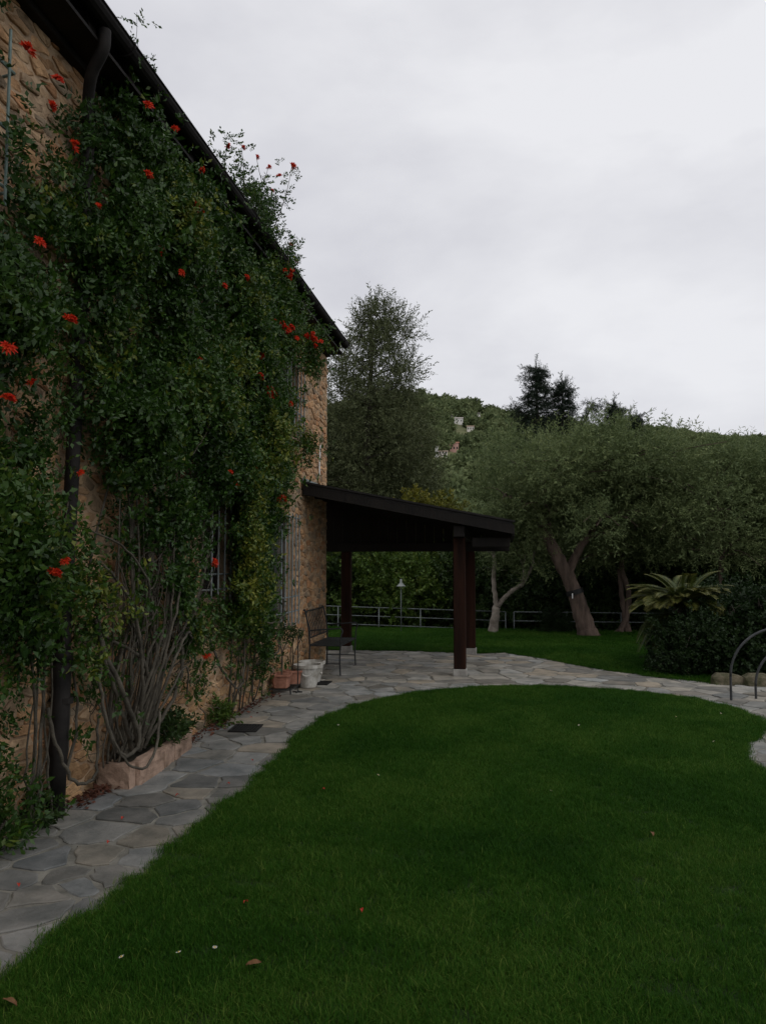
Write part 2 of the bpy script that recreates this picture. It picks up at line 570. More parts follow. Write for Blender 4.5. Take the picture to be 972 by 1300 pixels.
def lawn_obj(name, poly, z, seed):
    pl = rough_outline(poly, seed=seed)
    n = len(pl)
    V = [(x, y, z) for x, y in pl] + [(x, y, z - .045) for x, y in pl]
    Fc = [tuple(range(n))] + [(i, i + n, (i + 1) % n + n, (i + 1) % n) for i in range(n)]
    me = mesh_from(name, V, Fc, M_lawn)
    bm = bmesh.new(); bm.from_mesh(me); bmesh.ops.recalc_face_normals(bm, faces=bm.faces[:])
    bm.to_mesh(me); bm.free()
    o = bpy.data.objects.new(name, me)
    link(o); tag(o, kind='structure')
    return pl
pl_front = lawn_obj('lawn', LAWN, .034, 3)
pl_far = lawn_obj('lawn', FARLAWN, .034, 4)

# path: mortar bed with every flagstone a piece of its own
pb = MB()
bed = [(-2.95, -1.2), (5, -1.2), (5, 10.7), (2.9, 11.2), (1.5, 12.5), (.2, 14.4), (-4.4, 14.4), (-4.4, 12.3), (-2.95, 12.3)]
pb.add([(x, y, .0215) for x, y in bed], [tuple(range(len(bed)))])
path = pb.build('path', M_mortar_path)
tag(path, kind='structure')

def clip_half(poly, p, n):
    out = []
    m = len(poly)
    for i in range(m):
        a, b = poly[i], poly[(i + 1) % m]
        da = (a[0] - p[0]) * n[0] + (a[1] - p[1]) * n[1]
        db = (b[0] - p[0]) * n[0] + (b[1] - p[1]) * n[1]
        if da <= 0: out.append(a)
        if (da < 0 < db) or (db < 0 < da):
            t = da / (da - db)
            out.append((a[0] + (b[0] - a[0]) * t, a[1] + (b[1] - a[1]) * t))
    return out

rs = np.random.RandomState(21)
seeds = []
for _ in range(9000):
    x, y = rs.uniform(-3.3, 5), rs.uniform(-1.5, 14.8)
    if -1.3 < x < 1.5 and y < 9: continue
    r = .31 if y < 8 else .36
    if y < 2.2 or (x > 2.9 and y < 9): r = .6
    r *= rs.uniform(.42, 1.55)
    if all((x - a) ** 2 + (y - b) ** 2 > r * r for a, b in seeds):
        seeds.append((x, y))
seeds = np.array(seeds)
flags = []
grown = in_poly(seeds[:, 0], seeds[:, 1], PAVED)
flag_n = 0
for i, (sx, sy) in enumerate(seeds):
    if not grown[i]: continue
    d2 = ((seeds - seeds[i]) ** 2).sum(1)
    nb = np.argsort(d2)[1:26]
    cell = [(sx - .8, sy - .8), (sx + .8, sy - .8), (sx + .8, sy + .8), (sx - .8, sy + .8)]
    cell = clip_half(cell, (-2.90, 0), (-1, 0)) if sy < 12.4 else cell
    gap = .003 + .009 * rs.rand() ** 2
    for k in nb:
        n = seeds[k] - seeds[i]; L = np.linalg.norm(n); n = n / L
        mpt = seeds[i] + n * (L * .5 - gap)
        if len(cell) < 3: break
        cell = clip_half(cell, mpt, n)
    if len(cell) < 3: continue
    # roughen the outline: split edges, push the new points in and out, cut the corners
    pts = []
    m = len(cell)
    c0 = np.mean(cell, axis=0)
    for k in range(m):
        a = np.array(cell[k]); b = np.array(cell[(k + 1) % m]); L = np.linalg.norm(b - a)
        if L < .03: continue
        nn = np.array([b[1] - a[1], a[0] - b[0]]) / L
        ts = [.06, .37, .66, .94] if L > .16 else [.2, .8]
        for t in ts:
            pts.append(a + (b - a) * t + nn * rs.uniform(-.022, .005))
    if len(pts) < 3: continue
    pts = np.array(pts)
    zt = .030 + rs.uniform(-.004, .003)
    tx, ty = rs.randn() * .006, rs.randn() * .006
    zz = lambda p: zt + (p[0] - c0[0]) * tx + (p[1] - c0[1]) * ty
    ins = pts + (c0 - pts) / (np.linalg.norm(c0 - pts, axis=1, keepdims=True) + 1e-6) * .007
    n = len(pts)
    V = [(p[0], p[1], zz(p)) for p in ins] + [(p[0], p[1], zz(p) - .004) for p in pts] + [(p[0], p[1], -.005) for p in pts]
    Fc = [tuple(range(n))]
    for k in range(n):
        j = (k + 1) % n
        Fc += [(k, k + n, j + n, j), (k + n, k + 2 * n, j + 2 * n, j + n)]
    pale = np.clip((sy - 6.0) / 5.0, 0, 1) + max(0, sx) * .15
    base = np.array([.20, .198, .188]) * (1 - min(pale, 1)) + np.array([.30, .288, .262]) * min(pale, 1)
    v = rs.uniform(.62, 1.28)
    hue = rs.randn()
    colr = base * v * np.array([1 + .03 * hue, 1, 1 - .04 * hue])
    if rs.rand() < .08: colr = base * np.array([1.22, 1.1, .96])
    area = .5 * abs(np.dot(pts[:, 0], np.roll(pts[:, 1], 1)) - np.dot(pts[:, 1], np.roll(pts[:, 0], 1)))
    wgt = area / max(sy, .5) ** 3 if (sy > 2.6 and abs(sx) < .75 * sy + .3) else 0
    flags.append((wgt, V, Fc, tuple(colr)))
flags.sort(key=lambda t: -t[0])
fj = MB()
for flag_n, (wgt, V, Fc, colr) in enumerate(flags):
    if flag_n < 300:
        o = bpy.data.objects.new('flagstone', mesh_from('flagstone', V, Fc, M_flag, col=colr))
        link(o, path)
    else:
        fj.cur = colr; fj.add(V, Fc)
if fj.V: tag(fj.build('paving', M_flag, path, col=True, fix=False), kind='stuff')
print('flagstones', flag_n)

# two iron drain grates set in the path
def drain_grate(x, y, w, l, rz, label):
    t = empty('drain_grate', (x, y, .026), rz, label, 'drain', 'drain grates in the path')
    f = MB()
    f.box(-w/2, w/2, -l/2, -l/2 + .03, .004, .018).box(-w/2, w/2, l/2 - .03, l/2, .004, .018)
    f.box(-w/2, -w/2 + .03, -l/2 + .031, l/2 - .031, .004, .018).box(w/2 - .03, w/2, -l/2 + .031, l/2 - .031, .004, .018)
    f.build('frame', M_grate, t)
    p = MB(); p.box(-w/2 + .031, w/2 - .031, -l/2 + .031, l/2 - .031, .0, .006); p.build('pit', M_grate, t)
    n = 7
    for k in range(n):
        b = MB(); xx = -w/2 + .05 + (w - .1) * k / (n - 1)
        b.box(xx - .008, xx + .008, -l/2 + .031, l/2 - .031, .007, .016); b.build('bar', M_grate, t)
drain_grate(-2.50, 7.25, .27, .32, .1, 'dark iron drain grate in the narrow path beside the vine covered wall')
drain_grate(-2.46, 10.1, .26, .30, .0, 'dark iron drain grate in the paving in front of the white pots')

# ------------------------------------------------------------------ the stone house
WX = -2.92          # outer face of the wall
CORN = 12.40        # far corner
house = empty('stone_house', (WX, CORN, 0), 0, 'two storey rubble stone farmhouse with dark eaves, half hidden by red flowering vine', 'house')
HL = Matrix.Translation((-WX, -CORN, 0))
def hbuild(mb, name, m, parent=None, **k):
    """build in world coordinates, then store relative to the house's base corner"""
    mb.V = [(x - WX, y - CORN, z) for x, y, z in mb.V]
    return mb.build(name, m, parent or house, **k)

OPEN = [(7.10, 7.84, 1.28, 2.30), (9.46, 10.34, .82, 2.28), (9.66, 10.56, 3.38, 4.58), (3.03, 3.91, 3.70, 4.72)]
wall = MB()
ysb = sorted(set([-2.0, CORN] + [o_[0] for o_ in OPEN] + [o_[1] for o_ in OPEN]))
zsb = sorted(set([-.1, 5.28] + [o_[2] for o_ in OPEN] + [o_[3] for o_ in OPEN]))
BX = WX - .009
for a, b in zip(ysb[:-1], ysb[1:]):
    for c, d in zip(zsb[:-1], zsb[1:]):
        ym, zm = (a + b) / 2, (c + d) / 2
        if any(o_[0] < ym < o_[1] and o_[2] < zm < o_[3] for o_ in OPEN): continue
        wall.add([(BX, a, c), (BX, b, c), (BX, b, d), (BX, a, d)], [(0, 1, 2, 3)])
for a, b, c, d in OPEN:
    q = WX - .20
    wall.add([(BX, a, c), (BX, b, c), (BX, b, d), (BX, a, d), (q, a, c), (q, b, c), (q, b, d), (q, a, d)],
             [(0, 1, 5, 4), (1, 2, 6, 5), (2, 3, 7, 6), (3, 0, 4, 7)])
wall_o = hbuild(wall, 'wall', M_mortar, fix=False)
ew = MB()
ew.box(-9.4, BX - .001, CORN - .024, CORN - .010, -.1, 5.28)
ew.add([(-9.4, CORN - .02, 5.29), (BX, CORN - .02, 5.29), (-6.16, CORN - .02, 6.75)], [(0, 1, 2)])
ew.box(-9.4, BX - .31, -2.0, -1.9, -.1, 5.28).box(-9.4, -9.3, -1.89, CORN - .03, -.1, 5.28)
hbuild(ew, 'end_wall', M_plaster)

# vine density over the wall: rows from the ground up, columns along the wall
VG = ["35422232213311124443210000000", "44322332233322244665310000000", "22233333333333366665210000000", "22333333666666666662100000000",
      "66343446644477733332000000000", "99644557744477744443100000000", "88637887744477777775200000000", "88637888877788877775100000000",
      "84548999999999888882000000000", "84468999999999988881000000000", "86669999999999988881000000000", "76669999999899988882000000000",
      "76779999999888868882100000000", "66679999999988766664100000000", "55668999999999877766300000000", "22378999999999888876410000000",
      "21047689999888777865410000000", "21001267788668557742000000000"]
VGA = np.array([[int(c) for c in r] for r in VG], float)
VGA[:9, 17:] *= .4
VGA[:8, 18:] = 0
VGA[9:14, 18:] *= .5
VGA[9:14, 20:] = 0
VGA[0:3, 0:4] = np.minimum(VGA[0:3, 0:4], 2)
VGA[:6, 3:12] *= .78
VGA[:5, 12:17] *= .8
VGA[6:15, 1:4] *= .8
def vdens(y, z):
    fy = np.clip((np.asarray(y) - 3.75) / .3, 0, VGA.shape[1] - 1.001)
    fz = np.clip((np.asarray(z) - .15) / .3, 0, VGA.shape[0] - 1.001)
    i, j = fy.astype(int), fz.astype(int)
    a, b = fy - i, fz - j
    return ((VGA[j, i] * (1 - a) + VGA[j, i + 1] * a) * (1 - b) + (VGA[j + 1, i] * (1 - a) + VGA[j + 1, i + 1] * a) * b) / 9.0

# wall stones: irregular rubble, flatter than tall
rs = np.random.RandomState(5)
AS = 2.6                                     # stones are about twice as wide as high
ws = []
gridc = {}
for _ in range(60000):
    y, z = rs.uniform(-2.1, CORN + .15), rs.uniform(-.15, 5.3)
    r_ = .078 * rs.uniform(.55, 1.6)
    if y < 3.3: r_ = .26
    u = (y / AS, z)
    gk = (int(u[0] / .27), int(u[1] / .27))
    ok_ = True
    for a in (-1, 0, 1):
        for b in (-1, 0, 1):
            for q in gridc.get((gk[0] + a, gk[1] + b), ()):
                if (q[0] - u[0]) ** 2 + (q[1] - u[1]) ** 2 < r_ * r_: ok_ = False
    if ok_:
        gridc.setdefault(gk, []).append(u); ws.append(u)
ws = np.array(ws)
stones = []
for i, u in enumerate(ws):
    if not (-1.95 < u[0] * AS < CORN and -.05 < u[1] < 5.1): continue
    d2 = ((ws - u) ** 2).sum(1)
    cell = [(u[0] - .4, u[1] - .4), (u[0] + .4, u[1] - .4), (u[0] + .4, u[1] + .4), (u[0] - .4, u[1] + .4)]
    for k in np.argsort(d2)[1:15]:
        n = ws[k] - u; L = np.linalg.norm(n); n = n / L
        cell = clip_half(cell, u + n * (L * .5 - rs.uniform(.003, .010)), n)
        if len(cell) < 3: break
    if len(cell) < 3: continue
    cell = clip_half(cell, (CORN / AS, 0), (1, 0)); cell = clip_half(cell, (0, 5.1), (0, 1)); cell = clip_half(cell, (0, -.03), (0, -1))
    cell = [(a * AS, b) for a, b in cell]
    for a, b, c, d in OPEN:
        cy_, cz_ = u[0] * AS, u[1]
        if a < cy_ < b and c < cz_ < d: cell = []; break
        if cell and max(p[0] for p in cell) > a and min(p[0] for p in cell) < b and max(p[1] for p in cell) > c and min(p[1] for p in cell) < d:
            if cy_ <= a: cell = clip_half(cell, (a - .004, 0), (1, 0))
            elif cy_ >= b: cell = clip_half(cell, (b + .004, 0), (-1, 0))
            elif cz_ <= c: cell = clip_half(cell, (0, c - .004), (0, 1))
            else: cell = clip_half(cell, (0, d + .004), (0, -1))
    if len(cell) >= 3: stones.append(cell)
PAL = np.array([[.48, .31, .19], [.52, .36, .24], [.42, .29, .19], [.54, .40, .28], [.47, .27, .16], [.36, .28, .21], [.56, .37, .23], [.30, .25, .20]])
def stone_geo(cell, rs):
    j = lambda s=.012: rs.randn() * s
    P = []
    m = len(cell)
    for k in range(m):                       # cut the corners and roughen the edges
        a, b = np.array(cell[k]), np.array(cell[(k + 1) % m])
        L = np.linalg.norm(b - a)
        if L < .02: continue
        for t in ((.2, .8) if L < .12 else (.13, .5, .87)):
            q = a + (b - a) * t; P.append((q[0] + j(.004), q[1] + j(.004)))
    if len(P) < 3: P = cell
    P = [tuple(p) for p in P]
    cy, cz = np.mean(P, axis=0)
    pr = rs.uniform(-.010, .013)
    n = len(P)
    V = [(WX - .045, a, b) for a, b in P] + [(WX + pr - .005 + j(.0015), a, b) for a, b in P] + \
        [(WX + pr + j(.003), cy + (a - cy) * .86, cz + (b - cz) * .82) for a, b in P] + [(WX + pr + .003, cy, cz)]
    Fc = []
    for k in range(n):
        q = (k + 1) % n
        Fc += [(k, q, q + n, k + n), (k + n, q + n, q + 2 * n, k + 2 * n), (k + 2 * n, q + 2 * n, 3 * n)]
    return V, Fc
cand = []
for s_ in stones:
    A = np.array(s_)
    ym, zm = A.mean(0)
    area = .5 * abs(np.dot(A[:, 0], np.roll(A[:, 1], 1)) - np.dot(A[:, 1], np.roll(A[:, 0], 1)))
    dist = math.hypot(ym, 2.9)
    vis = (1.02 - float(vdens(ym, zm))) ** 2
    if ym < 3.9 or zm > 4.95: vis = 0.001
    cand.append((s_, area / dist ** 2 * (2.9 / dist) * vis))
cand.sort(key=lambda t: -t[1])
joined = MB()
for i, (s_, wgt) in enumerate(cand):
    V, Fc = stone_geo(s_, rs)
    cc = PAL[rs.randint(len(PAL))] * rs.uniform(.72, 1.15) * np.array([1.05, 1.0, .90])
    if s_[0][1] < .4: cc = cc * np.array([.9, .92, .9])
    V = [(x - WX, y - CORN, z_) for x, y, z_ in V]
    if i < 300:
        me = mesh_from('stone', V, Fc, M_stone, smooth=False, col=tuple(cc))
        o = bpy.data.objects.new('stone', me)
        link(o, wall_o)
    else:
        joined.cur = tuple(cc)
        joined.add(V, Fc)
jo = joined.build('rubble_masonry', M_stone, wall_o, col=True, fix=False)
tag(jo, kind='stuff')

# roof: slab, tile rows, rafters, soffit boards, wall plate, gutter and drainpipe
EX, EZ = -2.64, 5.20
VERGE = 12.34
sl = math.tan(R(24))
rf = MB()
rx = -6.16
rf.prism([(EX, EZ + .06), (EX, EZ + .12), (rx, EZ + .12 + (EX - rx) * sl), (-9.7, EZ + .12 + (EX - rx) * sl - (rx + 9.7) * sl), (-9.7, EZ + .06 + (EX - rx) * sl - (rx + 9.7) * sl), (rx, EZ + .06 + (EX - rx) * sl)], 'y', -2.2, VERGE)
roof_o = hbuild(rf, 'roof', M_roofdark)
tl = MB()
for k in range(70):
    yy = VERGE - .12 - k * .205
    n = 5
    V, Fc = [], []
    for i, xx in enumerate((EX - .02, rx + .05)):
        for q in range(n):
            an = math.pi * q / (n - 1)
            V.append((xx, yy + .085 * math.cos(an), EZ + .125 + (EX - xx) * sl + .05 * math.sin(an)))
    for q in range(n - 1):
        Fc.append((q, q + 1, n + q + 1, n + q))
    tl.add(V, Fc)
tiles = hbuild(tl, 'roof_tiles', M_tile, roof_o, fix=False)
tag(tiles, kind='stuff')
pl = MB(); pl.box(WX - .05, WX + .07, -2.0, VERGE - .02, 5.06, 5.20, .01)
hbuild(pl, 'wall_plate', M_wood)
so = MB(); so.box(WX + .072, EX - .005, -2.0, VERGE - .005, 5.10, 5.125)
hbuild(so, 'soffit', M_wood, roof_o)
for k in range(22):
    yy = VERGE - .12 - k * .55
    b = MB()
    b.prism([(WX + .071, 5.14), (EX - .04, 5.13), (EX - .04, 5.255), (WX + .071, 5.255 + .21 * sl)], 'y', yy - .045, yy + .045)
    hbuild(b, 'rafter', M_wood, roof_o)
gt = MB()
n = 9
V, Fc = [], []
for i, yy in enumerate((-2.2, VERGE + .03)):
    for q in range(n):
        an = math.pi + math.pi * q / (n - 1)
        V.append((EX + .03 + .068 * math.cos(an), yy, EZ + .075 + .068 * math.sin(an)))
for q in range(n - 1): Fc.append((q, q + 1, n + q + 1, n + q))
gt.add(V, Fc)
gt.add([V[n + q] for q in range(n)], [tuple(range(n))])
gt.tube([(EX + .098, -2.2, EZ + .078), (EX + .098, VERGE + .03, EZ + .078)], .009, 6)
gut = hbuild(gt, 'gutter', M_gutter, roof_o, fix=False)
for k in range(14):
    yy = VERGE - .3 - k * .9
    b = MB(); b.tube([(EX + .03 + .074 * math.cos(math.pi + a), yy, EZ + .075 + .074 * math.sin(math.pi + a)) for a in np.linspace(0, math.pi, 9)], .008, 5)
    hbuild(b, 'gutter_bracket', M_gutter, roof_o)
dp = MB()
dpts = curve([(EX + .03, 4.56, 5.19), (EX + .02, 4.56, 5.06), (EX - .08, 4.60, 4.93), (WX + .13, 4.68, 4.80), (WX + .10, 4.74, 4.60)], 6)
dp.tube(dpts, .040, 12)
dp.tube(curve([(WX + .10, 4.74, 4.60), (WX + .10, 4.70, 3.2), (WX + .09, 4.64, 1.6), (WX + .09, 4.62, 1.05)], 6), .046, 12)
pipe_o = hbuild(dp, 'drainpipe', M_pipe, smooth=True)
dp = MB(); dp.tube([(WX + .09, 4.62, 1.06), (WX + .09, 4.60, .5), (WX + .09, 4.58, .02)], .058, 12)
dp.tube([(WX + .09, 4.62, 1.07), (WX + .09, 4.62, 1.0)], .066, 12)
hbuild(dp, 'pipe_shoe', M_pipe, pipe_o, smooth=True)
for zz in (4.2, 2.6, .75):
    b = MB(); b.tube([(WX + .10, 4.60 + zz * .03, zz - .02), (WX + .10, 4.60 + zz * .03, zz + .02)], .062, 12)
    b.box(WX - .01, WX + .06, 4.59 + zz * .03, 4.61 + zz * .03, zz - .012, zz + .012)
    hbuild(b, 'pipe_bracket', M_pipe, pipe_o)
# thin conduit on the bare strip of wall above the portico
cd = MB(); cd.tube(curve([(WX + .03, 11.74, 3.02), (WX + .03, 11.75, 3.28), (WX + .035, 11.79, 3.50)], 4), .013, 6)
hbuild(cd, 'wall_conduit', M_white)

def window(o_, grille_m, nvert, hz, curtain, label, shutter=False, ext=.07):
    a, b, c, d = o_
    w = empty('window', (0, 0, 0), 0, label, None, None, house)
    f = MB()
    x0, x1 = WX - .165, WX - .11
    t = .06
    f.box(x0, x1, a + .004, a + t, c + .004, d - .004, .006).box(x0, x1, b - t, b - .004, c + .004, d - .004, .006)
    f.box(x0, x1, a + t + .002, b - t - .002, c + .004, c + t, .006).box(x0, x1, a + t + .002, b - t - .002, d - t, d - .004, .006)
    f.box(x0 + .003, x1 - .003, (a + b) / 2 - .035, (a + b) / 2 + .035, c + t + .002, d - t - .002, .006)
    hbuild(f, 'frame', M_frame, w)
    for s0, s1 in ((a + t + .002, (a + b) / 2 - .037), ((a + b) / 2 + .037, b - t - .002)):
        p = MB(); p.box(WX - .14, WX - .135, s0, s1, c + t + .002, d - t - .002)
        hbuild(p, 'pane', M_glass, w)
    if curtain:
        cu = MB()
        ysn = np.linspace(a + (.03 if curtain == 1 else .26), b - .03, 26)
        Vv = [(WX - .27 + .02 * math.sin(i * 1.7), yy, zz) for zz in (c + .03, d - .03) for i, yy in enumerate(ysn)]
        cu.add(Vv, [(i, i + 1, i + 27, i + 26) for i in range(25)])
        hbuild(cu, 'curtain', M_curtain, w, fix=False)
    s = MB(); s.box(WX - .105, WX + .05, a - .05, b + .05, c - .05, c - .003, .008)
    hbuild(s, 'sill', M_planter, w)
    gx_ = WX + .10
    for k in range(nvert):
        yy = a + .02 + (b - a - .04) * k / (nvert - 1)
        v = MB(); v.tube([(gx_, yy, c - .02), (gx_, yy, d + .02)], .0095, 6)
        hbuild(v, 'grille_bar', grille_m, w)
    for zz in hz:
        v = MB(); v.tube([(WX - .02, a - ext, zz), (gx_ - .019, a - ext + .02, zz), (gx_ - .019, b + ext - .02, zz), (WX - .02, b + ext, zz)], .010, 6)
        hbuild(v, 'grille_bar', grille_m, w)
    if shutter:
        v = MB(); v.box(WX + .022, WX + .06, a - .50, a - .04, c + .01, d - .01, .006)
        hbuild(v, 'shutter', M_shutter, w)
    return w
M_glass = bpy.data.materials.new('window_glass'); M_glass.use_nodes = True
_b = M_glass.node_tree.nodes['Principled BSDF']
_b.inputs['Base Color'].default_value = (.5, .55, .55, 1); _b.inputs['Roughness'].default_value = .05
_b.inputs['Transmission Weight'].default_value = .9; _b.inputs['IOR'].default_value = 1.2
window(OPEN[0], M_galv, 5, (1.37, 1.52, 2.26), False, 'barred ground floor window sunk in the vine', ext=.05)
window(OPEN[1], M_galv, 6, (.98, 1.18, 2.25), False, 'barred ground floor window nearest the portico', shutter=True)
window(OPEN[2], M_galv, 6, (3.50, 3.72, 3.95, 4.40), False, 'barred upper window behind red flowers')
window(OPEN[3], M_greenbar, 6, (3.80, 4.15, 4.52), False, 'barred upper window at the left edge')

# ------------------------------------------------------------------ portico
por = empty('portico', (-1.4, 12.5, 0), 0, 'dark timber lean to portico on square posts at the far end of the house', 'portico')
def pbuild(mb, name, m, parent=None, **k):
    mb.V = [(x + 1.4, y - 12.5, z) for x, y, z in mb.V]
    return mb.build(name, m, parent or por, **k)
PY0, PY1 = 10.80, 14.30
def rz_(x): return 2.76 + (x - WX) * (2.17 - 2.76) / 3.0      # top of roof boarding
def slab(mb, xa, xb, ya, yb, lo, hi):
    mb.prism([(xa, rz_(xa) + lo), (xb, rz_(xb) + lo), (xb, rz_(xb) + hi), (xa, rz_(xa) + hi)], 'y', ya, yb)
b = MB(); slab(b, WX + .03, .10, PY0 - .02, CORN + .02, 0, .035); slab(b, -3.6, .10, CORN + .021, PY1, 0, .035)
pr_o = pbuild(b, 'roof', M_roofdark)
for k in range(16):
    ya = PY0 + .045 + k * (PY1 - PY0 - .05) / 16; yb = ya + (PY1 - PY0 - .05) / 16 - .006
    b = MB(); slab(b, (WX + .03) if ya < CORN else -3.55, .08, ya, yb, -.024, -.002)
    pbuild(b, 'roof_board', M_wood, pr_o)
b = MB(); slab(b, WX + .025, .12, PY0 - .022, PY0 + .018, -.13, -.001); pbuild(b, 'fascia', M_wood, pr_o)
b = MB(); slab(b, WX + .025, .13, PY0 - .04, PY0 + .05, .036, .062); pbuild(b, 'verge_trim', M_roofdark, pr_o)
b = MB(); b.box(.082, .122, PY0 + .02, PY1, rz_(.1) - .16, rz_(.1) - .002, .004); pbuild(b, 'eave_board', M_wood, pr_o)
b = MB(); b.box(WX + .02, WX + .13, PY0 - .03, CORN - .02, 2.80, 2.815).box(WX + .02, WX + .032, PY0 - .03, CORN - .02, 2.815, 2.87)
pbuild(b, 'flashing', M_galv, pr_o)
for k in range(7):
    yy = PY0 + .12 + k * .55
    b = MB(); slab(b, (WX + .03) if yy < CORN else -3.5, .08, yy - .04, yy + .04, -.13, -.026); pbuild(b, 'rafter', M_wood, pr_o)
b = MB(); b.box(-.73, -.57, PY0 + .06, PY1 - .02, 2.0, 2.16, .008); pbuild(b, 'beam', M_wood)
b = MB(); b.box(-3.7, .06, 13.73, 13.89, 1.84, 1.995, .008); pbuild(b, 'beam', M_wood)
b = MB(); b.box(-.48, .06, 11.02, 11.18, 1.86, 1.995, .008); pbuild(b, 'beam', M_wood)
for k in range(22):
    xa = -3.62 + k * .168
    b = MB()
    b.prism([(xa, 1.997), (xa + .163, 1.997), (xa + .163, rz_(xa + .163) - .03), (xa, rz_(xa) - .03)], 'y', 13.80, 13.83)
    pbuild(b, 'gable_board', M_wood)
for x, y, top in ((-.66, 11.10, 1.998), (-.63, 13.82, 1.838), (-2.88, 13.82, 1.838)):
    b = MB(); b.box(x - .085, x + .085, y - .085, y + .085, .132, top, .01)
    po = pbuild(b, 'post', M_post)
    b = MB(); b.box(x - .10, x + .10, y - .10, y + .10, .0, .13, .01); pbuild(b, 'footing', M_conc, po)

# ------------------------------------------------------------------ grass
rs = np.random.RandomState(31)
tufts = []
for v in range(7):
    n = 90
    P_ = np.stack([rs.randn(n) * .032, rs.randn(n) * .032, np.zeros(n)], 1)
    hgt = rs.uniform(.012, .034, n) * np.where(rs.rand(n) < .06, 1.7, 1.0); an = rs.rand(n) * 6.283; lean = rs.uniform(.1, 1.3, n) * hgt
    wd_ = rs.uniform(.0014, .0032, n)
    Vv, Ff, tt = [], [], []
    for k in range(n):
        d = np.array([math.cos(an[k]), math.sin(an[k]), 0]); s_ = np.array([-d[1], d[0], 0]) * wd_[k] / 2
        p0 = P_[k]; p1 = p0 + d * lean[k] * .35 + np.array([0, 0, hgt[k] * .6]); p2 = p0 + d * lean[k] + np.array([0, 0, hgt[k]])
        o_ = len(Vv)
        Vv += [p0 - s_, p0 + s_, p1 + s_ * .8, p1 - s_ * .8, p2]
        Ff += [(o_, o_ + 1, o_ + 2, o_ + 3), (o_ + 3, o_ + 2, o_ + 4)]
        t_ = np.clip(rs.normal(.36 + (v - 3) * .075, .17), 0, 1)
        if rs.rand() < .03: t_ = 1.0
        tt += [t_, t_]
    me = mesh_from('grass_tuft', Vv, Ff, M_grass)
    a = me.attributes.new('tint', 'FLOAT', 'FACE'); a.data.foreach_set('value', np.array(tt, np.float32))
    tufts.append(me)
def grow(name, poly, box, count, scale, edge, seed, keep=None):
    rs = np.random.RandomState(seed)
    P_ = np.stack([rs.uniform(box[0], box[1], count), rs.uniform(box[2], box[3], count)], 1)
    ok = in_poly(P_[:, 0], P_[:, 1], poly)
    if keep is not None: ok &= keep(P_[:, 0], P_[:, 1])
    P_ = P_[ok]
    E_ = []
    for i in range(len(poly)):
        a = np.array(poly[i]); b = np.array(poly[(i + 1) % len(poly)])
        if not (box[0] <= a[0] <= box[1] and box[2] <= a[1] <= box[3]): continue
        n_ = max(1, int(np.linalg.norm(b - a) * edge))
        for k in range(n_): E_.append(a + (b - a) * rs.rand() + rs.randn(2) * .012)
    if E_: P_ = np.concatenate([P_, np.array(E_)])
    n = len(P_)
    pts = np.concatenate([P_, np.full((n, 1), .032)], 1)
    rot = np.stack([rs.randn(n) * .12, rs.randn(n) * .12, rs.rand(n) * 6.283], 1)
    patch = .84 + .32 * vnoise(P_[:, 0] * 1.3 + 9, P_[:, 1] * 1.3 + 4)
    sc = scale * rs.uniform(.75, 1.2, n) * patch
    scl = np.stack([sc * 1.1, sc * 1.1, sc], 1)
    hue = 3 + 5.0 * (vnoise(P_[:, 0] * .9 + 30, P_[:, 1] * .9 + 12) - .5) + 3.5 * (vnoise(P_[:, 0] * 3.1, P_[:, 1] * 3.1) - .5) + rs.randn(n) * 1.1
    o = gn_scatter(name, pts, rot, scl, np.clip(np.round(hue), 0, len(tufts) - 1).astype(int), tufts)
    return o
# blades only where the camera can look, a little to either side included
kp = lambda x, y: (x < .42 * y + 1.0) & (x > -2.3)
o = grow('lawn_grass', pl_front, (-2.4, 4.6, 1.7, 10.6), 66000, .86, 45, 1, kp)
tag(o, 'short mown grass of the front lawn in the foreground', 'grass', kind='stuff')
o = grow('lawn_grass', pl_far, (-4.5, 6.5, 10.6, 18.8), 26000, 1.1, 30, 2)
tag(o, 'short mown grass of the far lawn between the paving and the railing', 'grass', kind='stuff')

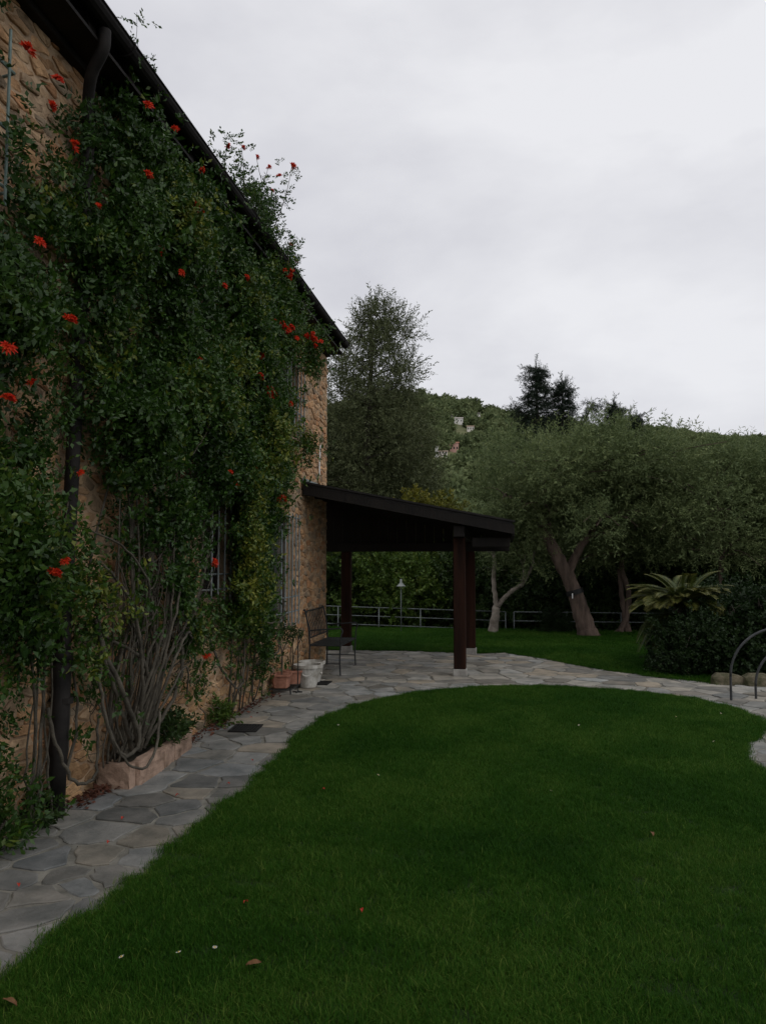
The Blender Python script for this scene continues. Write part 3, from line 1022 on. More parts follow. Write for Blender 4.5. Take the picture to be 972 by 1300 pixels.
# ------------------------------------------------------------------ vines
rs = np.random.RandomState(41)
vsprigs = [sprig_pinnate(rs, 5, .16, .07, .030 + .004 * k, .017 + .002 * k) for k in range(5)] + [sprig_pinnate(rs, 4, .26, .085, .045, .025), sprig_pinnate(rs, 6, .34, .07, .034, .02)]
def vine_sprays(n, ylo, yhi, zlo, zhi, thick=.42, base=.03, seed=1):
    rs = np.random.RandomState(seed)
    P_, D_, T_ = [], [], []
    tot = 0
    while tot < n:
        m = n * 3
        y = rs.uniform(ylo, yhi, m); z = rs.uniform(zlo, zhi, m)
        d = vdens(y, z)
        clump = vnoise(y * 1.9 + 5, z * 1.6 + 2) * .55 + vnoise(y * 4.6, z * 3.7) * .45
        c2 = np.clip((clump - .36) / .36, 0, 1)
        pr = np.clip(d * 1.15 - .12, 0, 1) ** 1.6 * (.06 + .94 * c2)
        near = np.clip(4.4 / np.maximum(y, 3), .6, 1)
        ok = rs.rand(m) < pr * near
        y, z, d, c2 = y[ok], z[ok], d[ok], c2[ok]
        t = rs.rand(len(y)) ** .55
        x = WX + base + t * thick * np.clip(d, .1, 1) ** 1.2 * (.12 + 1.0 * c2 ** 1.4) * np.where(z > 4.5, .62, 1.0)
        # kept clear of the windows and of the lower drainpipe
        f = WX / x; yp = y * f; zp = 1.6 + (z - 1.6) * f
        drop = np.zeros(len(y), bool)
        for (a, b, c, e), pb_ in zip(OPEN, (.985, .985, .7, .95)):
            drop |= (yp > a - .12) & (yp < b + .08) & (zp > c - .02) & (zp < e + .02) & (rs.rand(len(y)) < pb_)
        g2 = 2.72 / -x; d2 = vdens(y * g2, 1.6 + (z - 1.6) * g2)       # what is seen there decides how leafy the shoot may be
        drop |= rs.rand(len(y)) > np.clip(d2 / np.maximum(d, .05), 0, 1) ** 2
        drop |= (yp > 8.95) & (zp < 2.5) & (rs.rand(len(y)) < .96)
        drop |= (yp > 4.45) & (yp < 4.82) & (rs.rand(len(y)) < np.where(zp < 1.35, .97, .30))
        x, y, z, d, c2, t = [q[~drop] for q in (x, y, z, d, c2, t)]
        P_.append(np.stack([x, y, z], 1))
        D_.append(np.stack([.70 + .4 * rs.rand(len(y)), rs.randn(len(y)) * .75, rs.randn(len(y)) * .6 - .12], 1))
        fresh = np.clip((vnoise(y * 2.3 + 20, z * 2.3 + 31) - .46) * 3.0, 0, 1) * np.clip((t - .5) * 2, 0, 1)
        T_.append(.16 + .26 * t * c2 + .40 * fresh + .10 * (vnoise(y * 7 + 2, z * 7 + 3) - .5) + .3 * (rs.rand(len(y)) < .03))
        tot += len(y)
    P_, D_, T_ = np.concatenate(P_)[:n], np.concatenate(D_)[:n], np.concatenate(T_)[:n]
    return P_, D_, T_
def vine_foliage(root, n, rng, seed, **k):
    extra = k.pop('extra', [])
    P_, D_, T_ = vine_sprays(n, *rng, seed=seed, **k)
    r2 = np.random.RandomState(seed + 77)
    for (x, y, z, sx, sy, sz, m) in extra:               # leafy shoots that stand clear of the wall
        P_ = np.concatenate([P_, np.array([x, y, z]) + r2.randn(m, 3) * np.array([sx, sy, sz])])
        D_ = np.concatenate([D_, r2.randn(m, 3) + np.array([.5, 0, .1])]); T_ = np.concatenate([T_, r2.uniform(.25, .6, m)])
    n = len(P_)
    sc = np.random.RandomState(seed + 9).uniform(.65, 1.3, n)
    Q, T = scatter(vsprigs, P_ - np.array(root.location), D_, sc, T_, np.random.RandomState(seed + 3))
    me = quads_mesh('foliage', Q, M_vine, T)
    o = bpy.data.objects.new('foliage', me)
    link(o, root); tag(o, kind='stuff')
    return o
def stem(root, pts, r0, r1, jit=.006, n=7, m=None):
    p = curve(pts, n, jit)
    mb = MB(); mb.tube([Vector(q) - root.location for q in p], lerp_list([r0, (r0 + r1) * .52, r1], len(p)), 7)
    return mb.build('stem', m or M_vstem, root, smooth=True)

vine = empty('climbing_vine', (WX + .12, 5.5, .2), 0, 'huge red flowered climbing vine rising from the low planter over the wall', 'vine')
vine_l = empty('climbing_vine', (WX + .1, 4.2, .05), 0, 'leafy climbing vine at the left edge around the dark drainpipe', 'vine')
vine_r = empty('climbing_vine', (WX + .1, 8.3, .05), 0, 'smaller climbing vine hanging down the wall just before the portico', 'vine')
EXR = [(-2.62, 10.05, 4.62, .06, .16, .10, 60), (-2.62, 10.0, 4.36, .05, .08, .12, 45), (-2.74, 10.35, 3.26, .04, .12, .08, 34), (-2.62, 8.8, 4.4, .06, .2, .12, 70), (-2.66, 8.6, 3.6, .05, .15, .12, 50), (-2.68, 8.6, 2.3, .05, .14, .1, 40)]
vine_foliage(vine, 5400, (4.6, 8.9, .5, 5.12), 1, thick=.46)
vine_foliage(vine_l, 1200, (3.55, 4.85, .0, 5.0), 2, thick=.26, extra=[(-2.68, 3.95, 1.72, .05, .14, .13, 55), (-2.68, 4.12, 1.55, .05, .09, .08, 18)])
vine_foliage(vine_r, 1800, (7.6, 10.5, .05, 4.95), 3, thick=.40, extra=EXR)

# main vine: a thicket of woody stems out of the planter
for k in range(44):
    y0 = 5.45 + random.gauss(0, .13); ytop = 5.1 + random.random() * 2.3; zt = random.uniform(1.7, 4.2)
    x0 = WX + random.uniform(.06, .16)
    mid = (WX + random.uniform(.05, .28), y0 + (ytop - y0) * .25 + random.gauss(0, .14), .75 + random.uniform(-.1, .25))
    mid2 = (WX + random.uniform(.05, .25), y0 + (ytop - y0) * .6 + random.gauss(0, .16), 1.25 + random.uniform(0, .4))
    r0 = random.choice([.005, .006, .008, .010, .013, .017])
    stem(vine, [(x0, y0, .2), mid, mid2, (WX + random.uniform(.05, .2), ytop, zt)], r0, r0 * .45)
for k in range(34):                                           # twigs branching from the thicket
    y0 = 5.4 + random.uniform(-.2, .9); z0 = random.uniform(.7, 1.6)
    dy, dz = random.uniform(-.5, .9), random.uniform(.1, .9)
    stem(vine, [(WX + .15, y0, z0), (WX + .22, y0 + dy * .5, z0 + dz * .35), (WX + .18, y0 + dy, z0 + dz)], random.choice([.004, .006, .008]), .003)
# the thick looping old stems low down
LOOPS = [[(-2.72, 5.38, .26), (-2.66, 5.15, .50), (-2.66, 4.90, .90), (-2.72, 4.82, 1.25)],
         [(-2.70, 5.42, .26), (-2.62, 5.22, .45), (-2.62, 4.98, .80), (-2.70, 4.86, 1.10), (-2.78, 4.9, 1.5)],
         [(-2.64, 5.30, .55), (-2.56, 5.15, .36), (-2.56, 4.92, .34), (-2.60, 4.80, .55), (-2.68, 4.82, .85), (-2.74, 4.9, 1.3)],
         [(-2.58, 5.52, .52), (-2.50, 5.30, .30), (-2.48, 5.05, .22), (-2.54, 4.86, .36), (-2.66, 4.78, .7)],
         [(-2.70, 5.55, .3), (-2.6, 5.75, .8), (-2.62, 6.1, 1.05), (-2.7, 6.4, .98), (-2.78, 6.7, 1.15)],
         [(-2.70, 5.6, .35), (-2.62, 5.9, .7), (-2.66, 6.2, .75), (-2.72, 6.35, .5)],
         [(-2.72, 5.5, .3), (-2.62, 5.3, .9), (-2.66, 5.2, 1.35), (-2.75, 4.95, 1.62)],
         [(-2.72, 5.5, .3), (-2.6, 5.65, .95), (-2.62, 5.95, 1.4), (-2.7, 6.2, 1.5)],
         [(-2.74, 5.45, 1.0), (-2.6, 5.35, 1.45), (-2.64, 5.0, 1.75), (-2.74, 4.7, 1.85)],
         [(-2.74, 5.7, 2.35), (-2.55, 5.9, 2.5), (-2.5, 6.15, 2.75), (-2.56, 6.3, 3.0)]]
for k, L_ in enumerate(LOOPS):
    r0 = [.019, .021, .015, .011, .013, .010, .014, .012, .010, .006][k]
    stem(vine, L_, r0, r0 * .6, .004)
for k in range(9):
    y0 = random.uniform(4.25, 4.55); z1 = random.uniform(1.2, 3.8)
    stem(vine_l, [(WX + .1, y0, .03), (WX + .13, y0 + random.gauss(0, .1), z1 * .4), (WX + .10, y0 + random.gauss(0, .2), z1)], random.choice([.007, .010, .014]), .004)
stem(vine_l, [(WX + .16, 4.35, .75), (WX + .22, 4.45, .40), (WX + .24, 4.62, .22), (WX + .22, 4.85, .28), (WX + .16, 4.95, .6)], .012, .009)
for k in range(12):
    y0 = random.uniform(7.6, 9.1); z1 = random.uniform(.9, 2.6)
    stem(vine_r, [(WX + .05, y0, .05), (WX + .12, y0 + random.gauss(0, .12), z1 * .4), (WX + .10, y0 + random.gauss(0, .3), z1)], random.choice([.006, .009, .013]), .004)
for L_ in ([(-2.8, 7.0, .95), (-2.7, 7.2, .55), (-2.66, 7.5, .38), (-2.72, 7.8, .5), (-2.8, 8.0, .9)], [(-2.6, 8.0, 1.0), (-2.5, 8.3, .98), (-2.5, 8.6, 1.15)], [(-2.75, 8.3, .5), (-2.6, 8.6, .62), (-2.66, 8.75, .85)]):
    stem(vine_r, L_, .012, .008)

for k in range(30):                                           # dry twigs and runners over the bare lower wall
    root = vine if k < 16 else vine_r
    y0 = random.uniform(4.9, 6.6) if k < 16 else random.uniform(6.8, 9.0); z0 = random.uniform(.15, .9)
    dy, dz = random.uniform(-.5, .5), random.uniform(-.3, .8)
    stem(root, [(WX + .03, y0, max(.04, z0)), (WX + random.uniform(.03, .14), y0 + dy * .5 + random.gauss(0, .08), max(.05, z0 + dz * .4)), (WX + .04, y0 + dy, max(.06, z0 + dz))], random.choice([.003, .004, .006]), .002)

# shoots that climb over the eave
sh = []
def shoots(root, base, tips, r):
    for t in tips:
        b0 = Vector(base) + Vector((random.gauss(0, .04), random.gauss(0, .25), 0))
        m_ = (b0 + Vector(t)) / 2 + Vector((random.gauss(0, .05), random.gauss(0, .08), .05))
        stem(root, [b0, m_, t], r, r * .4, .003, 6)
        p = curve([b0, m_, t], 10)
        for q in p: sh.append((q, (Vector(t) - b0).normalized()))
TIPS = [(-2.62, 6.84, 5.66), (-2.6, 7.22, 5.84), (-2.55, 8.85, 6.49), (-2.6, 8.07, 6.08), (-2.66, 7.84, 6.08), (-2.6, 8.22, 5.88), (-2.7, 7.66, 5.6),
        (-2.62, 7.86, 5.75), (-2.58, 7.4, 5.5), (-2.62, 8.4, 5.9), (-2.6, 7.11, 5.52), (-2.65, 8.1, 5.6), (-2.7, 8.0, 5.8), (-2.58, 7.6, 5.65)]
shoots(vine, (-2.62, 8.05, 5.2), TIPS, .006)
shoots(vine, (-2.60, 8.9, 5.15), [(-2.58, 8.95, 5.55), (-2.58, 9.15, 5.42), (-2.6, 9.05, 5.38)], .005)
shoots(vine, (-2.60, 5.05, 5.15), [(-2.6, 4.97, 5.62), (-2.58, 5.22, 5.40), (-2.6, 5.18, 5.36)], .003)
sp_pos, sp_dir = [], []
rs = np.random.RandomState(55)
for q, d in sh:
    if q.y > 6:
        for _ in range(2 if q.z < 5.75 else 1):
            if rs.rand() < (.6 if q.z < 5.75 else .4):
                sp_pos.append((q.x + rs.randn() * .05, q.y + rs.randn() * .07, q.z + rs.randn() * .05)); sp_dir.append((d.x + rs.randn() * .7, d.y + rs.randn() * .7, d.z + rs.randn() * .5))
    elif rs.rand() < .22:
        sp_pos.append(tuple(q)); sp_dir.append((rs.randn(), rs.randn(), rs.randn()))
sp_pos = np.array(sp_pos) - np.array(vine.location); sp_dir = np.array(sp_dir)
smallsp = [sprig_pinnate(rs, 3, .10, .06, .032, .018) for _ in range(5)]
Q, T = scatter(smallsp, sp_pos, sp_dir, rs.uniform(.7, 1.2, len(sp_pos)), rs.uniform(.2, .5, len(sp_pos)), rs)
o = bpy.data.objects.new('foliage', quads_mesh('foliage', Q, M_vine, T)); link(o, vine); tag(o, kind='stuff')

# red trumpet flower heads
def flower_mesh(seed):
    rs = np.random.RandomState(seed)
    mb = MB()
    for k in range(16):
        u = rs.randn(3); u[0] = abs(u[0]) * .9 + .2; u[2] = abs(u[2]) * .7 + .1
        u /= np.linalg.norm(u)
        u = Vector(u); s_ = .030 + .016 * rs.rand()
        p0 = u * .006; p1 = u * s_ * .7 + Vector((0, 0, .004)); p2 = u * s_ * 1.15 + Vector((0, 0, -.003))
        mb.tube([p0, p1], [.003, .006], 5, False)
        side = u.orthogonal().normalized(); oth = u.cross(side)
        for q in range(4):
            an = q * 1.571 + rs.rand()
            dd = side * math.cos(an) + oth * math.sin(an); ee = u.cross(dd)
            mb.add([p1, p1 + dd * .010 + ee * .006 + u * .004, p2 + dd * .017, p1 + dd * .010 - ee * .006 + u * .004], [(0, 1, 2, 3)])
    return mesh_from('flower_head', mb.V, mb.F, M_flower)
FM = [flower_mesh(k) for k in range(4)]
FLW = [(3.54, 4.33, 1), (3.82, 4.35, .8), (3.76, 4.16, .8), (4.0, 4.06, .9), (4.28, 3.83, .8), (4.9, 4.85, 1), (4.91, 4.35, 1), (5.71, 4.49, 1.4), (3.69, 3.35, 1), (4.01, 3.02, 1.1),
       (5.13, 3.9, 1), (5.47, 3.87, 1), (3.97, 2.65, 1), (8.34, 4.3, 2.2), (9.59, 4.56, 2.1), (10.62, 4.79, 1.5), (7.84, 3.41, 2.0), (7.44, 3.53, 1.2), (8.52, 3.47, 1.3), (8.19, 3.09, 1.3),
       (3.92, 1.56, 1.1), (4.02, 1.64, .8), (3.48, 2.45, 1), (3.46, 2.71, 1), (6.24, 1.63, 1.2), (7.48, 3.75, 1.4), (6.79, 2.34, 1.1), (8.31, 2.33, 1.4), (6.65, .79, 1), (5.86, 4.89, 1.1),
       (5.35, 4.93, 1), (7.3, 2.56, 1), (8.54, 5.0, 1.6), (6.63, 2.45, .9), (4.5, 2.2, .8), (5.9, 3.3, .8), (6.4, 4.1, .9), (7.0, 4.4, 1)]
def put_flower(y, z, s, x=None):
    root = vine_l if y < 4.55 else (vine if y < 8.25 or z > 4.9 else vine_r)
    d = float(vdens(y, z))
    xx = x if x is not None else -2.47 - (.20 if d < .5 else 0)
    for k in range(1 if s < 1.35 else (4 if s < 1.9 else 10)):
        o = bpy.data.objects.new('flower_head', FM[random.randrange(4)])
        link(o, root)
        spread = 0 if k == 0 else .055 * s
        o.location = Vector((xx + random.gauss(0, spread * .4), y + random.gauss(0, spread), z + random.gauss(0, spread * .35))) - root.location
        o.rotation_euler = (random.uniform(-.5, .5), random.uniform(-.5, .5), random.uniform(-.9, .9))
        s2 = (s if s < 1.35 else 1.15) * random.uniform(.85, 1.1)
        o.scale = (s2, s2, s2)
for y, z, s in FLW: put_flower(y, z, s)
for (x, y, z) in TIPS[:6] + [(-2.6, 8.5, 6.2), (-2.58, 9.15, 5.42), (-2.58, 8.95, 5.55), (-2.64, 7.6, 5.25)]:
    put_flower(y, z, .9 if z < 6.3 else 1.3, x)

# ------------------------------------------------------------------ planter at the foot of the vine
plt_ = empty('planter', (-2.7, 5.8, 0), 0, 'low pinkish masonry planter holding the stems of the big vine', 'planter')
rs = np.random.RandomState(77)
def block(parent, name, m, p0, p1, w, z0, z1, jit=.0035):
    """bevelled rough block from p0 to p1 on plan, thickness w"""
    a, b = Vector((*p0, 0)), Vector((*p1, 0)); d = b - a; L = d.length; d.normalize()
    bm = bmesh.new(); bmesh.ops.create_cube(bm, size=1)
    for v in bm.verts:
        v.co = Vector(((v.co.x + .5) * L, v.co.y * w, z0 + (v.co.z + .5) * (z1 - z0)))
    bmesh.ops.bevel(bm, geom=bm.edges[:], offset=.018, segments=2, affect='EDGES', profile=.6)
    bmesh.ops.subdivide_edges(bm, edges=[e for e in bm.edges if e.calc_length() > .15], cuts=3, use_grid_fill=True)
    for v in bm.verts: v.co += Vector((rs.randn() * jit * .5, rs.randn() * jit, rs.randn() * jit))
    rot = Matrix.Rotation(math.atan2(d.y, d.x), 4, 'Z')
    bmesh.ops.transform(bm, matrix=Matrix.Translation(a - parent.location) @ rot, verts=bm.verts)
    me = bpy.data.meshes.new(name); bm.to_mesh(me); bm.free(); me.materials.append(m)
    o = bpy.data.objects.new(name, me); link(o, parent); return o
block(plt_, 'end_block', M_planter, (-2.90, 5.24), (-2.64, 5.24), .09, .0, .20)
block(plt_, 'front_block', M_planter, (-2.665, 5.295), (-2.69, 5.76), .09, .0, .195)
block(plt_, 'front_block', M_planter, (-2.69, 5.78), (-2.72, 6.02), .085, .0, .18)
block(plt_, 'front_block', M_planter, (-2.725, 6.04), (-2.75, 6.44), .09, .0, .19)
b = MB(); b.box(-.19, -.02, -.52, .63, .05, .15); b.build('soil', M_soil, plt_)
# low plants in the planter
def bushlet(name, label, cat, loc, size, n, protos, m, group=None, tint=.35, up=.5, seed=0, parent=None, kind=None):
    rs = np.random.RandomState(seed)
    u = rs.randn(n, 3); u /= np.linalg.norm(u, axis=1, keepdims=True); u[:, 2] = np.abs(u[:, 2])
    r = rs.rand(n) ** .45
    P_ = u * r[:, None] * np.array(size)
    D_ = u + rs.randn(n, 3) * .5 + np.array([0, 0, up])
    Q, T = scatter(protos, P_, D_, rs.uniform(.7, 1.2, n), tint + .25 * (r - .6) + rs.randn(n) * .06, rs)
    root = parent if parent else empty(name, loc, 0, label, cat, group)
    o = bpy.data.objects.new('foliage', quads_mesh('foliage', Q, m, T)); link(o, root); tag(o, kind='stuff')
    if parent: o.location = Vector(loc)
    mb = MB()
    for k in range(6):
        a = rs.rand() * 6.28
        e = (math.cos(a) * size[0] * .5, math.sin(a) * size[1] * .5, size[2] * .7)
        mb.tube(curve([(0, 0, -.05), (e[0] * .3, e[1] * .3, e[2] * .5), e], 4), [.006] * 9, 5)
    mb.build('stem', M_vstem, root)
    return root
wsp = [sprig_simple(rs, 14, .16, .05, .02) for _ in range(4)]
bushlet('green_plant', 'low dark green plant filling the far end of the planter', 'plant', (-2.80, 6.08, .16), (.12, .34, .16), 110, wsp, M_oakleaf, seed=3)
bushlet('weed', 'green weed growing at the foot of the wall by the drainpipe', 'plant', (-2.84, 4.36, .03), (.06, .12, .13), 26, wsp, M_oakleaf, seed=4)
bushlet('weed', 'green weed at the left edge at the foot of the wall', 'plant', (-2.84, 4.02, .03), (.07, .14, .2), 42, wsp, M_vine, seed=5)
bushlet('weed', 'small weed rooted at the wall base beyond the planter', 'plant', (-2.85, 7.45, .03), (.07, .16, .15), 50, wsp, M_brightleaf, seed=6)

# ------------------------------------------------------------------ pots and stand
def pot(name, label, m, loc, r0, r1, h, rz, square=True, emblem=False, group=None):
    t = empty(name, loc, rz, label, 'pot', group)
    b = MB(); b.lathe([(r0 * .96, 0), (r0, .004), (r1 * .97, h * .86), (r1 * 1.07, h * .87), (r1 * 1.08, h), (r1 * .97, h + .002), (r1 * .93, h * .86), (r1 * .9, h * .8)], 0, 0, 24, square)
    b.add([(r0 * .9 * math.cos(a), r0 * .9 * math.sin(a), .002) for a in np.linspace(0, 6.283, 24, False)], [tuple(range(24))])
    b.build('pot_body', m, t, smooth=False, fix=False)
    q = r1 * (1.0 if square else .92)
    b = MB(); b.add([(q * math.cos(a) * .95, q * math.sin(a) * .95, h * .84) for a in np.linspace(0, 6.283, 24, False)], [tuple(range(24))])
    b.build('soil', M_soil, t, fix=False)
    if emblem:
        for an in (0, math.pi / 2):
            e = MB(); pts = [(r1 * .98 + .004, .05 * math.cos(a), h * .66 + .03 * math.sin(a)) for a in np.linspace(math.pi, 2 * math.pi, 8)]
            e.tube([Matrix.Rotation(-math.pi / 2 + an, 3, 'Z') @ Vector(p) for p in pts], .010, 6); e.build('handle', m, t)
    return t
pot('terracotta_pot', 'square terracotta pot in the iron stand, nearer the camera', M_terra, (-2.77, 9.35, .09), (.10), .125, .165, .1, group='terracotta pots')
pot('terracotta_pot', 'square terracotta pot behind the other terracotta pot', M_terra, (-2.72, 9.68, .09), (.10), .125, .17, .3, group='terracotta pots')
pot('white_pot', 'tall white flared pot with handles beside the terracotta pots', M_whitepot, (-2.55, 9.80, .03), .11, .175, .29, .15, square=False, emblem=True, group='white pots')
pot('white_pot', 'white pot half hidden behind the other white pot', M_whitepot, (-2.60, 10.2, .03), .11, .17, .28, .1, square=False, group='white pots')
ps = empty('plant_stand', (-2.75, 9.5, .03), 0, 'low black iron plant stand under the terracotta pots', 'plant stand')
b = MB()
b.tube([(-.13, -.28, .05), (.13, -.28, .05), (.13, .32, .05), (-.13, .32, .05), (-.13, -.28, .05)], .008, 6)
for k in range(4): b.tube([(-.13, -.2 + k * .15, .052), (.13, -.2 + k * .15, .052)], .006, 6)
b.build('tray', M_iron, ps)
for x in (-.13, .13):
    for y in (-.28, .32):
        b = MB(); b.tube([(x, y, .06), (x * 1.08, y * 1.05, .0)], .009, 6); b.build('leg', M_iron, ps)
hk = empty('iron_stake', (-2.56, 9.34, .03), 0, 'thin black iron stake with a cross foot in front of the white pot', 'stake')
b = MB(); b.tube(curve([(0, 0, .02), (.004, 0, .3), (0, .01, .62), (.02, .03, .74)], 5), .007, 6); b.build('rod', M_iron, hk)
b = MB(); b.tube([(-.06, 0, .012), (.06, 0, .012)], .008, 6).tube([(0, -.06, .010), (0, .06, .010)], .008, 6); b.build('foot', M_iron, hk)
def potplant(loc, h, label, seed, n=34):
    rs = np.random.RandomState(seed)
    t = empty('potted_plant', loc, 0, label, 'plant')
    b = MB()
    for k in range(3):
        b.tube(curve([(0, 0, 0), (rs.randn() * .015, rs.randn() * .015, h * .5), (rs.randn() * .05, rs.randn() * .06, h)], 5), .006, 6)
    b.build('stem', M_vstem, t)
    P_ = rs.randn(n, 3) * np.array([.07, .10, .05]) + np.array([0, 0, h])
    Q, T = scatter(wsp, P_, rs.randn(n, 3) + np.array([0, 0, .2]), rs.uniform(.5, .9, n), rs.uniform(.1, .4, n), rs)
    o = bpy.data.objects.new('foliage', quads_mesh('foliage', Q, M_oakleaf, T)); link(o, t); tag(o, kind='stuff')
potplant((-2.77, 9.35, .22), .55, 'thin stemmed dark plant rising from the nearer terracotta pot', 5)
potplant((-2.72, 9.68, .22), .50, 'thin stemmed dark plant rising from the farther terracotta pot', 6, 24)

# ------------------------------------------------------------------ wrought iron bench
bn = empty('garden_bench', (-2.58, 11.42, .03), 0, 'black wrought iron garden bench against the house wall under the portico', 'bench')
BW, SD, SH, BH = .56, .23, .42, .90          # half length, half depth
for s in (-1, 1):
    b = MB(); b.tube(curve([(SD, s * BW, 0), (SD - .01, s * BW, SH * .5), (SD, s * BW, SH), (SD + .01, s * BW, .56), (SD + .03, s * BW, .62), (SD + .0, s * BW, .665), (SD - .08, s * BW, .66), (-SD + .02, s * BW, .63)], 6), .011, 7)
    b.build('arm', M_iron, bn)
    b = MB(); b.tube([(-SD, s * BW, 0), (-SD + .01, s * BW, SH)], .012, 7); b.build('leg', M_iron, bn)
    b = MB(); b.tube(curve([(-SD + .01, s * BW, SH), (-SD - .01, s * BW, .66), (-SD - .06, s * BW, BH), (-SD - .09, s * BW, BH + .02)], 5), .013, 7); b.build('back_upright', M_iron, bn)
    b = MB(); b.tube([(-SD, s * BW, .16), (SD, s * BW, .16)], .008, 6); b.build('stretcher', M_iron, bn)
b = MB(); b.tube([(SD, -BW, SH), (SD, BW, SH)], .012, 7).tube([(-SD + .01, -BW, SH), (-SD + .01, BW, SH)], .012, 7)
for s in (-1, 1): b.tube([(-SD + .01, s * BW, SH), (SD, s * BW, SH)], .012, 7)
b.build('seat_frame', M_iron, bn)
for k in range(9):
    x = -SD + .045 + k * (2 * SD - .07) / 8
    b = MB(); b.box(x - .017, x + .017, -BW + .012, BW - .012, SH + .001, SH + .009, .002); b.build('seat_slat', M_iron, bn)
b = MB(); b.tube([(-SD - .065, -BW, BH), (-SD - .065, BW, BH)], .012, 7); b.build('top_rail', M_iron, bn)
b = MB(); b.tube([(-SD - .004, -BW, .52), (-SD - .004, BW, .52)], .010, 7); b.build('lower_rail', M_iron, bn)
for k in range(11):
    y = -BW + (k + 1) * 2 * BW / 12
    b = MB(); b.tube(curve([(-SD - .004, y, .52), (-SD - .02, y + .02, .66), (-SD - .05, y - .02, .8), (-SD - .065, y, BH)], 4), .007, 5); b.build('back_bar', M_iron, bn)

# ------------------------------------------------------------------ railing and garden lamps
def railing(p0, p1, z0, z1, n, label, base=-.35):
    t = empty('metal_railing', (p0[0], p0[1], base), 0, label, 'fence', 'railings at the end of the far lawn')
    d = Vector((p1[0] - p0[0], p1[1] - p0[1], 0))
    for k in range(n):
        f = k / (n - 1); h = z0 + (z1 - z0) * f - base
        b = MB(); b.tube([tuple(d * f), tuple(d * f + Vector((0, 0, h)))], .015, 8); b.build('post', M_fence, t, smooth=True)
    for q in (0.0, -.215, -.43):
        b = MB(); b.tube([(0, 0, z0 - base + q), (d.x, d.y, z1 - base + q)], .012, 8); b.build('rail', M_fence, t, smooth=True)
railing((-6.2, 18.85), (-.02, 18.85), .60, .46, 7, 'grey metal railing with three rails seen through the portico')
railing((.18, 18.85), (3.9, 18.85), .46, .46, 4, 'grey metal railing with three rails behind the leaning olive tree')
def lamp(x, y, h, label):
    t = empty('garden_lamp', (x, y, .03), 0, label, 'lamp', 'shaded garden lamps by the railing')
    b = MB(); b.tube([(0, 0, -.2), (0, 0, h)], .011, 8); b.build('pole', M_fence, t, smooth=True)
    b = MB(); b.lathe([(.012, h + .10), (.022, h + .09), (.028, h + .02), (.045, h - .01), (.105, h - .065), (.108, h - .072), (.10, h - .068), (.03, h - .02)], 0, 0, 18); b.build('lamp_shade', M_lampsh, t, smooth=True, fix=False)
    b = MB(); b.lathe([(.004, h - .10), (.022, h - .085), (.03, h - .05), (.02, h - .02)], 0, 0, 10); b.build('bulb', M_white, t, smooth=True, fix=False)
lamp(-2.43, 17.9, 1.13, 'pale conical lamp on a thin pole seen through the portico')

# ------------------------------------------------------------------ right side: hoops, stone border, cycad
def hoop(x, y, w, h, label):
    t = empty('metal_hoop', (x, y, .02), 0, label, 'hoop', 'metal hoops at the right edge')
    b = MB(); b.tube([(w / 2 * (1 - math.cos(a)), .10 * math.sin(a) * 0, (h - w / 2) * min(1, 1) + w / 2 * math.sin(a)) for a in np.linspace(0, math.pi, 28)], .0145, 8)
    b.build('arch', M_iron_grey, t, smooth=True)
    for xx in (0, w):
        b = MB(); b.tube([(xx, 0, 0), (xx, 0, h - w / 2)], .0145, 8, False); b.build('leg', M_iron_grey, t, smooth=True)
M_iron_grey = mat('hoop_iron', (.04, .042, .045), (.075, .078, .08), 12, .5, .2, 50, metal=.3)
hoop(2.58, 9.62, 1.15, .86, 'taller dark iron hoop at the edge of the path')
hoop(2.90, 9.78, 1.0, .66, 'lower dark iron hoop just inside the taller hoop')
bd = empty('stone_border', (3.5, 10.75, 0), 0, 'low mossy stone edging beside the path at the right', 'border')
rs = np.random.RandomState(91)
def rock(parent, loc, size, m, name='stone', seed=0):
    bm = bmesh.new(); bmesh.ops.create_icosphere(bm, subdivisions=2, radius=1)
    r_ = np.random.RandomState(seed); ph = r_.rand(9) * 6
    for v in bm.verts:
        k = 1 + .10 * math.sin(v.co.x * 4 + ph[0]) + .09 * math.sin(v.co.y * 5 + ph[1]) + .08 * math.sin(v.co.z * 4 + ph[2]) + r_.randn() * .025
        c = v.co * k
        c = Vector([math.copysign(abs(q) ** .72, q) for q in c])
        v.co = Vector((c.x * size[0], c.y * size[1], c.z * size[2]))
    me = bpy.data.meshes.new(name); bm.to_mesh(me); bm.free(); me.materials.append(m)
    o = bpy.data.objects.new(name, me); link(o, parent); o.location = loc; o.rotation_euler = (0, 0, r_.uniform(-.2, .2)); return o
for k in range(6):
    rock(bd, (-.60 + k * .37, .22 - .09 * k + rs.randn() * .03, .05), (.22 + rs.rand() * .05, .13, .115 + rs.rand() * .04), M_moss, seed=k)

